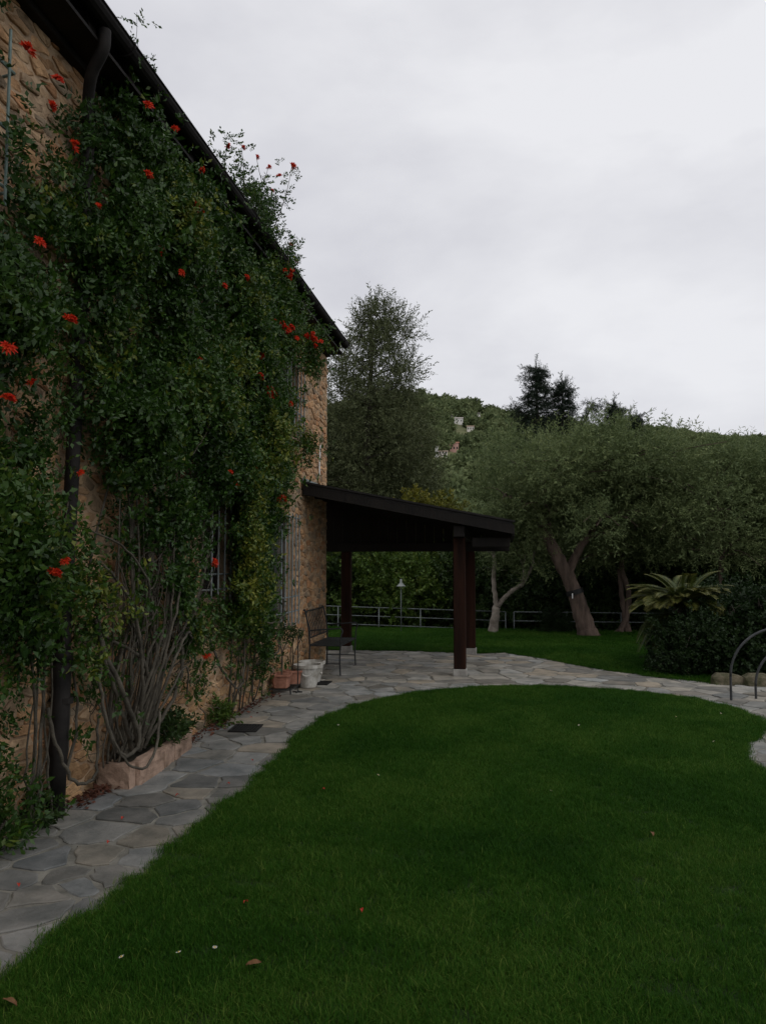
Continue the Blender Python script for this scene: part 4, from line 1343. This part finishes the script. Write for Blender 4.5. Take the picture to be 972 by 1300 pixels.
cy = empty('sago_palm', (2.62, 12.35, 0), 0, 'sago palm with a flat crown of stiff feathery fronds by the far lawn', 'palm')
b = MB(); b.tube([(0, 0, 0), (.02, 0, .35), (0, 0, .75), (0, 0, .95)], [.19, .18, .16, .10], 12); b.build('trunk', M_darkbark, cy)
def frond_mesh(L, arch, droop, seed, dt=0.0):
    rs = np.random.RandomState(seed)
    n = 34
    t = np.linspace(0, 1, n)
    X = L * t * (1 - .12 * t); Z = arch * np.sin(t * 1.9) * L - droop * L * t ** 2.2
    P_ = np.stack([X, np.zeros(n), Z], 1)
    Tn = np.gradient(P_, axis=0); Tn /= np.linalg.norm(Tn, axis=1, keepdims=True)
    Q = []
    for i in range(3, n):
        ln = .17 * math.sin(math.pi * min(1, .12 + t[i] * .86)) ** .7 + .02
        for s in (-1, 1):
            d = np.array([0, s, 0]) * .9 + Tn[i] * .75 + np.array([0, 0, .34])
            d /= np.linalg.norm(d); wv = Tn[i] * .015
            p = P_[i]
            Q.append([p - wv, p + d * ln * .5 - wv * .8 + np.array([0, 0, -.0]), p + d * ln + np.array([0, 0, -.02]), p + d * ln * .5 + wv * .8])
    Q = np.array(Q)
    m_ = MB(); m_.tube(P_[::3], list(np.linspace(.012, .004, len(P_[::3]))), 4)
    V = Q.reshape(-1, 3).tolist() + [tuple(v) for v in m_.V]
    Fc = [(4 * i, 4 * i + 1, 4 * i + 2, 4 * i + 3) for i in range(len(Q))] + [tuple(k + 4 * len(Q) for k in f) for f in m_.F]
    me = mesh_from('frond', V, Fc, M_cycad)
    a = me.attributes.new('tint', 'FLOAT', 'FACE')
    base = .38 + .2 * rs.rand() + dt
    tt = np.clip(np.concatenate([base + .35 * np.repeat(t[3:], 2) ** 3 + rs.randn(len(Q)) * .08, np.full(len(m_.F), .6)]), 0, 1)
    a.data.foreach_set('value', tt.astype(np.float32))
    return me
FR = [frond_mesh(.88, .16, .16, 1), frond_mesh(.92, .12, .18, 2), frond_mesh(.86, .2, .22, 3), frond_mesh(.85, .12, .5, 4, -.3), frond_mesh(.8, .08, .7, 5, -.3)]
rs = np.random.RandomState(93)
for k in range(100):
    kind = k % 3 if k < 76 else 3 + k % 2
    o = bpy.data.objects.new('frond', FR[kind]); link(o, cy)
    o.location = (rs.randn() * .04, rs.randn() * .04, 0.97 if k < 76 else .84)
    pitch = -rs.uniform(-.12, .5) if k < 76 else rs.uniform(.0, .3)
    if k < 5: pitch = -.8
    o.rotation_euler = (rs.randn() * .1, pitch, k * 2.399 + rs.randn() * .2)
    s_ = rs.uniform(.82, 1.05); o.scale = (s_, s_, s_)

# ------------------------------------------------------------------ trees and shrubs
rs = np.random.RandomState(101)
olive_sp = [sprig_simple(rs, 20, .42, .085, .017, .8) for _ in range(6)]
broad_sp = [sprig_simple(rs, 18, .36, .10, .055, 1.0) for _ in range(6)]
airy_sp = [sprig_simple(rs, 16, .50, .10, .028, .8) for _ in range(6)]
need_sp = [sprig_simple(rs, 26, .75, .20, .035, .7, droop=.3) for _ in range(6)]

def crown_mesh(clumps, n, protos, m, seed, tint=.4, shell=.45, up=.3, size=(.8, 1.25)):
    rs = np.random.RandomState(seed)
    C_ = np.array([c[:3] for c in clumps]); Rr = np.array([c[3:6] for c in clumps])
    w = (Rr.prod(1)) ** .75; w /= w.sum()
    k = rs.choice(len(C_), n, p=w)
    u = rs.randn(n, 3); u /= np.linalg.norm(u, axis=1, keepdims=True)
    r = rs.rand(n) ** shell
    P_ = C_[k] + u * r[:, None] * Rr[k] * (1 + .12 * rs.randn(n, 1))
    D_ = u + rs.randn(n, 3) * .45 + np.array([0, 0, up])
    ct = rs.rand(len(C_)) * .16 - .08
    Q, T = scatter(protos, P_, D_, rs.uniform(*size, n), tint + ct[k] + rs.randn(n) * .07, rs)
    return quads_mesh('crown', Q, m, T)

def limbs(mb, trunk_pts, clumps, r, seed):
    rs = random.Random(seed)
    T_ = [Vector(p) for p in trunk_pts]
    for c in clumps:
        cv = Vector(c[:3])
        best = min(T_, key=lambda q: (q - cv).length + (2.0 if q.z > cv.z else 0) - .15 * q.z)
        mid = best.lerp(cv, .5) + Vector((rs.gauss(0, .18), rs.gauss(0, .18), .12 * (cv - best).length))
        p = curve([best, mid, cv], 6)
        mb.tube(p, lerp_list([r, r * .6, r * .22], len(p)), 6)
        for _ in range(3):
            e = cv + Vector((rs.gauss(0, 1) * c[3], rs.gauss(0, 1) * c[4], rs.gauss(0, .6) * c[5])) * .7
            p2 = curve([mid, (mid + e) / 2 + Vector((0, 0, .1)), e], 4)
            mb.tube(p2, lerp_list([r * .4, r * .12], len(p2)), 5)

def make_tree(name, label, base, trunks, clumps, n, protos, leaf, bark, seed, cat='tree', group=None, limb_r=.05, sides=9, **kw):
    t = empty(name, base, 0, label, cat, group)
    mb = MB()
    allp = []
    for pts, rad in trunks:
        p = curve(pts, 6, .006); rr = lerp_list(rad, len(p))
        o_ = len(mb.V)
        mb.tube(p, rr, sides)
        rg = random.Random(seed)
        for i in range(o_, len(mb.V)):
            ring = (i - o_) // sides; q = p[ring]
            v = Vector(mb.V[i]); k = 1 + .16 * math.sin(((i - o_) % sides) * 2.1 + seed) + rg.gauss(0, .05)
            mb.V[i] = tuple(q + (v - q) * k)
        allp += p[len(p) // 3:]
    limbs(mb, allp, clumps, limb_r, seed)
    mb.build('trunk', bark, t, smooth=True)
    o = bpy.data.objects.new('crown', crown_mesh(clumps, n, protos, leaf, seed, **kw)); link(o, t)
    return t

def ring_clumps(cx, cy_, z, r, rad, n, seed, zj=.4):
    g_ = random.Random(seed)
    out = []
    for k in range(n):
        a = k * 2.399 + g_.random(); q = r * math.sqrt((k + .5) / n)
        s_ = rad * g_.uniform(.75, 1.25)
        out.append((cx + q * math.cos(a), cy_ + q * math.sin(a), z + g_.uniform(-zj, zj) - .35 * (q / max(r, .1)) ** 2, s_, s_, s_ * g_.uniform(.7, .95)))
    return out

# the leaning olive
oc = ring_clumps(.1, .1, 3.6, 1.95, .58, 19, 3, .8) + ring_clumps(.3, 0, 2.7, 1.8, .36, 8, 8, .35)
ol = make_tree('olive_tree', 'old olive tree with a thick leaning trunk and a black strap', (1.74, 17.45, 0),
               [([(.05, 0, -.05), (-.02, 0, .22), (-.14, 0, .65), (-.27, 0, 1.05), (-.52, 0, 1.6), (-.80, .05, 2.2), (-.85, .1, 2.8)], [.27, .20, .175, .16, .14, .125, .08]),
                ([(-.40, .02, 1.35), (-.15, .1, 1.9), (.25, .15, 2.5), (.45, .2, 3.1)], [.11, .09, .07, .05])],
               oc, 4600, olive_sp, M_olive, M_olbark, 3, group='olive trees on the far lawn', tint=.44)
b = MB(); b.tube([(-.235, 0, .95), (-.265, 0, 1.05)], [.195, .19], 14, False); b.build('strap', M_strap, ol)
b = MB(); b.box(-.33, -.305, -.196, -.186, .86, .97, .003); b.build('tag', M_white, ol)
# the forked pale olive
oc2 = ring_clumps(.85, .2, 2.8, .8, .45, 8, 5, .4) + ring_clumps(.6, 0, 2.2, .7, .34, 5, 9, .3)
ol2 = make_tree('olive_tree', 'slender pale barked olive tree forking low behind the portico posts', (-.32, 18.1, 0),
               [([(0, 0, -.05), (.05, 0, .3), (.11, 0, .62)], [.13, .10, .085]),
                ([(.10, 0, .6), (.06, 0, .9), (.04, 0, 1.26), (.05, 0, 1.8), (-.1, .05, 2.4)], [.065, .055, .05, .04, .03]),
                ([(.11, 0, .62), (.30, 0, .85), (.50, 0, 1.02), (.70, .0, 1.14)], [.06, .05, .048, .045]),
                ([(.70, 0, 1.14), (.74, 0, 1.45), (.66, 0, 1.75), (.50, 0, 2.05)], [.04, .035, .03, .025]),
                ([(.70, 0, 1.14), (.90, 0, 1.5), (.95, 0, 1.85), (1.12, 0, 2.15), (1.05, 0, 2.6)], [.04, .04, .038, .03, .025])],
               oc2, 1700, olive_sp, M_olive, M_palebark, 6, group='olive trees on the far lawn', limb_r=.03, tint=.40)
oc3 = ring_clumps(.3, .4, 3.45, 1.6, .62, 13, 15, .65) + ring_clumps(.1, 0, 2.2, 1.4, .4, 8, 19, .4)
ol3 = make_tree('olive_tree', 'olive tree with a curved twin trunk just right of the leaning olive', (2.62, 18.45, 0),
               [([(-.16, 0, -.05), (0, 0, .14), (.13, 0, .5), (.16, 0, 1.0), (.02, 0, 1.5), (.1, 0, 2.2)], [.09, .065, .06, .06, .055, .04]),
                ([(.16, .05, -.05), (.1, .05, .3), (.02, .05, .8), (-.02, .05, 1.5)], [.09, .07, .06, .05])],
               oc3, 3600, olive_sp, M_olive, M_olbark, 9, group='olive trees on the far lawn', limb_r=.04, tint=.38)
def tcopy(src, loc, rz, s, label, group=None):
    c = copy_tree(src); c.location = loc; c.rotation_euler = (0, 0, rz); c.scale = (s, s, s * random.uniform(.95, 1.06))
    c['label'] = label
    if group: c['group'] = group
    return c
tcopy(ol3, (4.6, 17.6, 0), 2.1, 1.0, 'rounded olive tree behind the sago palm', 'olive trees on the far lawn')
tcopy(ol, (6.4, 18.6, -.1), 2.6, 1.0, 'broad olive tree at the right edge of the picture', 'olive trees on the far lawn')
tcopy(ol3, (5.6, 20.6, -.7), 4.0, 1.13, 'tall olive crown rising behind the sago palm towards the right edge', 'olive trees on the far lawn')
tcopy(ol3, (3.2, 21.2, -.7), 1.2, 1.08, 'olive tree beyond the railing behind the curved twin trunk', 'olive trees on the far lawn')
tcopy(ol2, (.9, 21.4, -.7), 2.2, 1.1, 'olive tree beyond the railing behind the pale forked olive', 'olive trees on the far lawn')
tcopy(ol, (8.9, 18.0, 0), .6, 1.0, 'olive tree standing outside the right edge beyond the sago palm', 'olive trees on the far lawn')

# tall airy tree behind the house
tcl = []
g_ = random.Random(4)
for k in range(38):
    z = 2.0 + 8.6 * (k / 37) ** .9
    wv = float(np.interp(z, [2, 4, 7, 9.2, 10.2, 10.8], [1.5, 1.7, 1.7, 1.5, .9, .35]))
    a = k * 2.399
    q = g_.uniform(.35, 1.0) * wv
    s_ = g_.uniform(.5, .8) * (1.0 if z < 8.5 else .8)
    tcl.append((q * math.cos(a) + .05 * (z - 5), q * math.sin(a), z, s_, s_, s_ * 1.15))
tt_ = make_tree('tall_tree', 'tall airy tree behind the house corner, thin foliage against the sky', (-4.35, 24, -1.0),
                [([(0, 0, 0), (.05, 0, 3), (-.05, .1, 6), (.15, 0, 9), (.1, 0, 10.9)], [.2, .16, .11, .06, .015])],
                tcl, 7000, airy_sp, M_tallleaf, M_darkbark, 12, limb_r=.035, tint=.38, shell=.6)
tcopy(tt_, (-3.45, 26.2, -1.2), 2.4, .83, 'shorter leafy tree against the sky between the tall tree and the hill')
tcopy(tt_, (-6.4, 25.5, -1.2), 4.1, .8, 'leafy tree half hidden behind the house corner')

# shrubs beyond the railing
def shrub(name, label, loc, r, h, n, leaf, seed, group, protos=None, tint=.38):
    cl = ring_clumps(0, 0, h * .62, r * .75, r * .5, 9, seed, h * .25) + ring_clumps(0, 0, h * .28, r * .85, r * .42, 7, seed + 1, h * .12)
    return make_tree(name, label, loc, [([(0, 0, 0), (.05, 0, h * .4), (0, .05, h * .8)], [.07, .05, .02])], cl, n, protos or broad_sp, leaf, M_darkbark, seed, 'shrub', group, limb_r=.025, sides=6, tint=tint)
GR = 'dense shrubs beyond the railing'
s1 = shrub('leafy_shrub', 'bright leafy shrub beyond the railing behind the garden lamp', (-3.1, 20.6, -.75), 1.5, 3.3, 1900, M_brightleaf, 31, GR, tint=.48)
s2 = shrub('leafy_shrub', 'dark evergreen shrub beyond the railing behind the near portico post', (-.9, 20.9, -.75), 1.5, 3.0, 1900, M_oakleaf, 35, GR)
s3 = shrub('leafy_shrub', 'yellowish leafy tree top showing above the portico roof', (-2.38, 22.9, -.85), .95, 5.3, 1100, M_yellowleaf, 37, None, tint=.45)
tcopy(s2, (-4.9, 21.2, -.75), 1.9, 1.1, 'dark evergreen shrub beyond the railing beside the house corner', GR)
tcopy(s1, (-1.9, 22.6, -.8), 3.0, 1.15, 'bright leafy shrub in the second row beyond the railing, right of the lamp', GR)
tcopy(s2, (1.0, 20.4, -.75), 4.2, .9, 'dark evergreen shrub beyond the railing behind the pale forked olive', GR)
tcopy(s2, (2.6, 20.6, -.75), 5.2, .9, 'dark evergreen shrub beyond the railing behind the leaning olive', GR)
tcopy(s2, (4.2, 20.2, -.75), .7, .95, 'dark evergreen shrub beyond the railing behind the sago palm', GR)
tcopy(s2, (6.0, 20.2, -.75), 2.9, 1.0, 'dark evergreen shrub beyond the railing near the right edge', GR)
tcopy(s2, (7.8, 20.6, -.75), 3.9, 1.1, 'dark evergreen shrub beyond the railing at the far right', GR)
BT = 'trees in the row beyond the shrubs'
for k, (x, y, s_) in enumerate([(-5.5, 29, 1.3), (-1.2, 29.5, .8), (1.6, 28.5, 1.2), (3.6, 29, 1.55), (6.2, 28.5, 1.6), (8.8, 29, 1.6), (11.4, 28, 1.6)]):
    tcopy(ol3, (x, y, -1.5), k * 1.3, s_ * .95, ['broad grey green tree behind the tall airy tree', 'broad grey green tree above the near end of the portico roof', 'broad grey green tree behind the pale forked olive', 'broad grey green tree behind the leaning olive crown',
          'broad grey green tree behind the olives at the right', 'broad grey green tree behind the right edge', 'broad grey green tree beyond the right edge'][k], BT)

# shrubs on the right near the path
d1 = shrub('dark_shrub', 'dark dense shrub spilling beside the sago palm towards the path', (3.35, 11.95, 0), .72, 1.15, 1500, M_oakleaf, 51, 'dark shrubs by the path', [p * .5 for p in broad_sp], tint=.0)
tcopy(d1, (4.2, 12.1, 0), 2.0, 1.15, 'dark dense shrub at the right edge behind the hoops', 'dark shrubs by the path')
tcopy(d1, (2.62, 11.95, 0), 4.0, .8, 'low dark shrub under the hanging fronds of the sago palm', 'dark shrubs by the path')
tcopy(d1, (3.6, 12.9, 0), 1.0, 1.15, 'dark dense shrub behind the sago palm', 'dark shrubs by the path')
tcopy(d1, (1.15, 18.5, 0), 1.0, .5, 'small green shrub at the foot of the railing left of the leaning olive', 'dark shrubs by the path')

# conifers on the skyline
def conifer(label, loc, h, w, seed, arms=None, group='conifers on the skyline'):
    g_ = random.Random(seed); rs = np.random.RandomState(seed)
    t = empty('conifer', loc, 0, label, 'tree', group)
    mb = MB(); mb.tube([(0, 0, 0), (.05, 0, h * .5), (0, 0, h)], [h * .022, h * .014, .02], 7)
    P_, D_ = [], []
    nb = int(h * 7)
    for k in range(nb):
        f = .12 + .86 * k / nb
        z = h * f
        L = w * (1 - f) ** .8 * g_.uniform(.55, 1.15) + .2
        a = k * 2.399 + g_.gauss(0, .3)
        e = Vector((math.cos(a) * L, math.sin(a) * L, z + L * g_.uniform(-.1, .25)))
        mid = Vector((math.cos(a) * L * .5, math.sin(a) * L * .5, z + L * .15))
        p = curve([(0, 0, z), mid, e], 5); mb.tube(p, lerp_list([.05, .015], len(p)), 4)
        for q in p[1:]:
            for _ in range(3):
                P_.append((q.x + rs.randn() * .1, q.y + rs.randn() * .1, q.z)); D_.append((math.cos(a) * .6 + rs.randn() * .35, math.sin(a) * .6 + rs.randn() * .35, -.25 + rs.randn() * .35))
    for _ in range(6): P_.append((0, 0, h - rs.rand() * .6)); D_.append((rs.randn() * .3, rs.randn() * .3, 1))
    for (z0, pts) in arms or []:
        p = curve([(0, 0, z0)] + pts, 8); mb.tube(p, lerp_list([.09, .03], len(p)), 5)
        for i, q in enumerate(p[3:]):
            for _ in range(7):
                P_.append((q.x + rs.randn() * .22, q.y + rs.randn() * .22, q.z + rs.randn() * .12)); D_.append((rs.randn() * .5, rs.randn() * .5, -.4 + rs.randn() * .5))
    mb.build('trunk', M_darkbark, t)
    P_, D_ = np.array(P_), np.array(D_)
    Q, T = scatter(need_sp, P_, D_, rs.uniform(.5, .9, len(P_)), rs.uniform(.1, .5, len(P_)), rs)
    o = bpy.data.objects.new('crown', quads_mesh('crown', Q, M_conif, T)); link(o, t)
conifer('tallest dark conifer on the skyline, left of the pair', (1.85, 45, -2), 15.4, 2.3, 1, [(11.5, [(-.7, 0, 12.2), (-1.25, 0, 12.9)])])
conifer('dark conifer with a drooping side limb, right of the pair', (3.35, 45.6, -2), 14.5, 1.5, 2, [(10.8, [(.8, 0, 11.2), (1.5, 0, 12.4), (1.75, 0, 13.0)])])
conifer('small conifer spire above the olive trees, right of the pair', (6.3, 46, -2), 13.2, .95, 3, [(10.5, [(-.6, 0, 10.9), (-.9, 0, 11.4)])])
conifer('smallest conifer top above the olive trees, furthest right', (7.3, 46.5, -2), 12.6, .8, 5, [(10.3, [(.3, 0, 11.0), (.5, 0, 12.3)])])

# ------------------------------------------------------------------ far hillside wood and houses
HOUSES = [
    (-24.9, 379.5, 5.9, 4.2, 5.5, (0.5, 0.3, 0.25), (0.35, 0.16, 0.1), 'pink house with a tiled roof on the hillside'),
    (-31.7, 525.5, 9.0, 5.7, 4.5, (0.68, 0.66, 0.62), (0.4, 0.36, 0.32), 'white house high on the hillside below the ridge'),
    (-22.0, 500.5, 5.9, 4.7, 4, (0.6, 0.56, 0.5), (0.3, 0.2, 0.15), 'cream house on the hillside right of the highest white house'),
    (-36.7, 553.0, 6.0, 4.3, 2.6, (0.55, 0.53, 0.5), (0.35, 0.3, 0.27), 'low pale shed above the highest white house'),
    (-41.1, 362.5, 5.7, 4.0, 5.5, (0.5, 0.36, 0.3), (0.3, 0.18, 0.13), 'pinkish house beside the tall tree crown'),
    (-28.6, 357.0, 5.6, 3.3, 2.8, (0.6, 0.55, 0.5), (0.4, 0.3, 0.24), 'long low pale building left of the pink house'),
    (-31.2, 353.5, 1.9, 1.7, 6.0, (0.7, 0.69, 0.66), (0.5, 0.48, 0.45), 'narrow white tower house left of the pink house'),
    (-11.2, 328.0, 2.6, 2.0, 2.6, (0.66, 0.64, 0.62), (0.4, 0.36, 0.32), 'small white hut on the lower hillside'),
    (-8.2, 329.0, 1.8, 1.8, 2.8, (0.7, 0.68, 0.66), (0.42, 0.4, 0.38), 'smaller white hut beside the lower hut'),
    (-20.3, 605.5, 3.2, 2.8, 3, (0.68, 0.66, 0.64), (0.4, 0.36, 0.33), 'tiny white hut just under the ridge'),]
rs = np.random.RandomState(201)
n = 15000
a = rs.uniform(-.42, .62, n); y = 125 + (1180 - 125) * rs.rand(n) ** .8
x = a * y
Rr = np.interp(a, [-.3, 0, .15, .5], [640, 660, 950, 1150])
grove = vnoise(x / 70 + 11, y / 70 + 5)
ok = (y < Rr + 40) & ((grove > .33) | (rs.rand(n) < .35) | (y > Rr - 110))
for hx, hy_, *_r in HOUSES:
    ok &= ~((np.abs(x / y - hx / hy_) < .011) & (y < hy_ + 8) & (y > hy_ - 55))
x, y = x[ok], y[ok]
z = hill(x, y)
n = len(x)
srcs = []
for v in range(5):
    r_ = np.random.RandomState(300 + v)
    m_ = 240
    u = r_.randn(m_, 3); u /= np.linalg.norm(u, axis=1, keepdims=True)
    lob = 1 + .22 * np.sin(u[:, 0] * 4 + v) * np.sin(u[:, 1] * 5 + 2 * v) + .12 * r_.randn(m_)
    P_ = u * lob[:, None] * np.array([.5, .5, .48]) * (r_.rand(m_, 1) ** .25)
    Q = leaf_quads(P_ + np.array([0, 0, .48]), u + r_.randn(m_, 3) * .6, np.full(m_, .24), np.full(m_, .17), r_)
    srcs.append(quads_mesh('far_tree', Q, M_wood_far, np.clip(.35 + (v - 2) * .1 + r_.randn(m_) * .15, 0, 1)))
sc = rs.uniform(4.5, 9.5, n) * np.where(y > 500, 1.1, .9)
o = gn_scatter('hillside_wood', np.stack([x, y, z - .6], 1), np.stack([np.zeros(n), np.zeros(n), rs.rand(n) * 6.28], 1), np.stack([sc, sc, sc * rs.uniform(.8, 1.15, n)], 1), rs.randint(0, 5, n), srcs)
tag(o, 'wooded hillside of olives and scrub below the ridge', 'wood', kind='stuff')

def far_house(x, y, w, d, h, wallc, roofc, label, nwin=3, rz=.1):
    w, d, h = w * .76, d * .76, h * .8
    zb = float(hill(np.array([x]), np.array([y]))[0]) - 1.0
    t = empty('hill_house', (x, y, zb), rz, label, 'house', 'houses on the hillside')
    mw = mat('far_wall', wallc, tuple(q * 1.15 for q in wallc), .5, .9); mr = mat('far_roof', roofc, tuple(q * 1.2 for q in roofc), .6, .9)
    b = MB(); b.box(-w / 2, w / 2, -d / 2, d / 2, 0, h + 1); b.build('wall', mw, t)
    b = MB(); b.prism([(-d / 2 - .4, h + 1.02), (d / 2 + .4, h + 1.02), (0, h + 1.02 + d * .22)], 'x', -w / 2 - .4, w / 2 + .4); b.build('roof', mr, t)
    for k in range(nwin):
        xx = -w / 2 + w * (k + .5) / nwin
        for zz in ([2.0] if h < 5 else [2.0, 4.7]):
            b = MB(); b.box(xx - .32, xx + .32, -d / 2 - .06, -d / 2 - .02, zz + .3, zz + 1.4); b.build('window', M_shutter, t)
for H_ in HOUSES: far_house(*H_)

# ------------------------------------------------------------------ small things lying about
def petal_mesh(L, W, seed, m):
    r_ = np.random.RandomState(seed)
    n = 6
    top, bot = [], []
    for i in range(n + 1):
        t = i / n; w = W * math.sin(math.pi * (t * .92 + .04)) ** .8 / 2
        zc = .006 + .010 * math.sin(t * 3.1) + .004 * r_.rand()
        top.append(((t - .5) * L, w, zc + .006)); bot.append(((t - .5) * L, -w, zc + .005 * r_.rand()))
    V = top + bot + [((t_[0]), 0, t_[2] - .006) for t_ in top]
    Fc = []
    for i in range(n):
        Fc += [(i, i + 1, 2 * (n + 1) + i + 1, 2 * (n + 1) + i), (2 * (n + 1) + i, 2 * (n + 1) + i + 1, n + 1 + i + 1, n + 1 + i)]
    return mesh_from('fallen_petal', V, Fc, m)
PM = [petal_mesh(.026, .016, k, M_petal) for k in range(3)]
PETP = [(-2.39, 3.57), (-2.37, 4.58), (-2.25, 4.18), (-2.23, 5.08), (-1.99, 5.4), (-2.03, 6.06), (-2.6, 7.7)]
PETL = [(-1.2, 3.51), (-.66, 3.51), (-1.26, 5.29)]
for k, (x, y) in enumerate(PETP + PETL):
    o = bpy.data.objects.new('fallen_petal', PM[k % 3]); link(o)
    lawn = k >= len(PETP)
    o.location = (x, y, .058 if lawn else .034); o.rotation_euler = (random.gauss(0, .15), random.gauss(0, .15), random.random() * 6)
    tag(o, 'fallen red petal lying on the front lawn' if lawn else 'fallen red petal lying on the paved path beside the wall', 'petal', 'fallen red petals')
def litter(name, y0, y1, n, seed, label):
    r_ = np.random.RandomState(seed)
    P_ = np.stack([WX + .05 + np.abs(r_.randn(n)) * .07, r_.uniform(y0, y1, n), np.full(n, .036) + r_.rand(n) * .02], 1)
    D_ = np.stack([r_.randn(n), r_.randn(n), r_.randn(n) * .2], 1)
    Q = leaf_quads(P_, D_, r_.uniform(.03, .06, n), r_.uniform(.015, .028, n), r_)
    o = bpy.data.objects.new(name, quads_mesh(name, Q, M_dead2)); link(o); tag(o, label, 'leaf litter', kind='stuff')
M_dead2 = mat('leaf_litter', (.05, .018, .012), (.13, .05, .028), 30, .8)
litter('leaf_litter', 4.75, 5.2, 130, 1, 'dark red fallen petals heaped at the wall between drainpipe and planter')
litter('leaf_litter', 6.5, 9.2, 240, 2, 'dry fallen leaves along the wall base beyond the planter')
for k, (x, y, L_, lb) in enumerate([(-.99, 3.0, .06, 'brown dead leaf lying on the lawn near the bottom edge'), (.82, 4.76, .05, 'pale dry leaf lying on the right part of the lawn'), (-1.77, 2.61, .07, 'yellow dry leaf at the bottom left corner of the lawn')]):
    o = bpy.data.objects.new('dead_leaf', petal_mesh(L_, L_ * .42, 20 + k, M_dead)); link(o)
    o.location = (x, y, .052); o.rotation_euler = (.1, -.1, k * 1.3 + .3); tag(o, lb, 'leaf')
dm = MB()
for k in range(10):
    a = k * .6283
    dm.add([(0, 0, 0), (.007 * math.cos(a - .22), .007 * math.sin(a - .22), .001), (.012 * math.cos(a), .012 * math.sin(a), .003), (.007 * math.cos(a + .22), .007 * math.sin(a + .22), .001)], [(0, 1, 2, 3)])
DM = mesh_from('petals', dm.V, dm.F, M_daisy)
dc = MB(); dc.lathe([(.004, .001), (.004, .003), (.001, .005)], 0, 0, 8); DC = mesh_from('centre', dc.V, dc.F, M_daisyc)
ds = MB(); ds.tube([(0, 0, -.05), (.003, 0, 0)], .0012, 4); DS = mesh_from('stalk', ds.V, ds.F, M_cycad)
for x, y in [(-1.53, 2.97), (-1.19, 3.1), (-1.32, 3.04), (1.7, 8.35), (1.79, 7.26), (.68, 7.77), (.29, 5.53), (-.95, 5.73), (-1.62, 7.41), (2.2, 8.6)]:
    t = empty('daisy', (x, y, .062), random.random() * 6, 'small white daisy growing in the front lawn', 'flower', 'daisies in the lawn')
    t.rotation_euler = (random.gauss(0, .25) - .3, random.gauss(0, .25), random.random() * 6)
    for nm, me in (('petals', DM), ('centre', DC), ('stalk', DS)):
        link(bpy.data.objects.new(nm, me), t)
print('objects', len(S.objects))
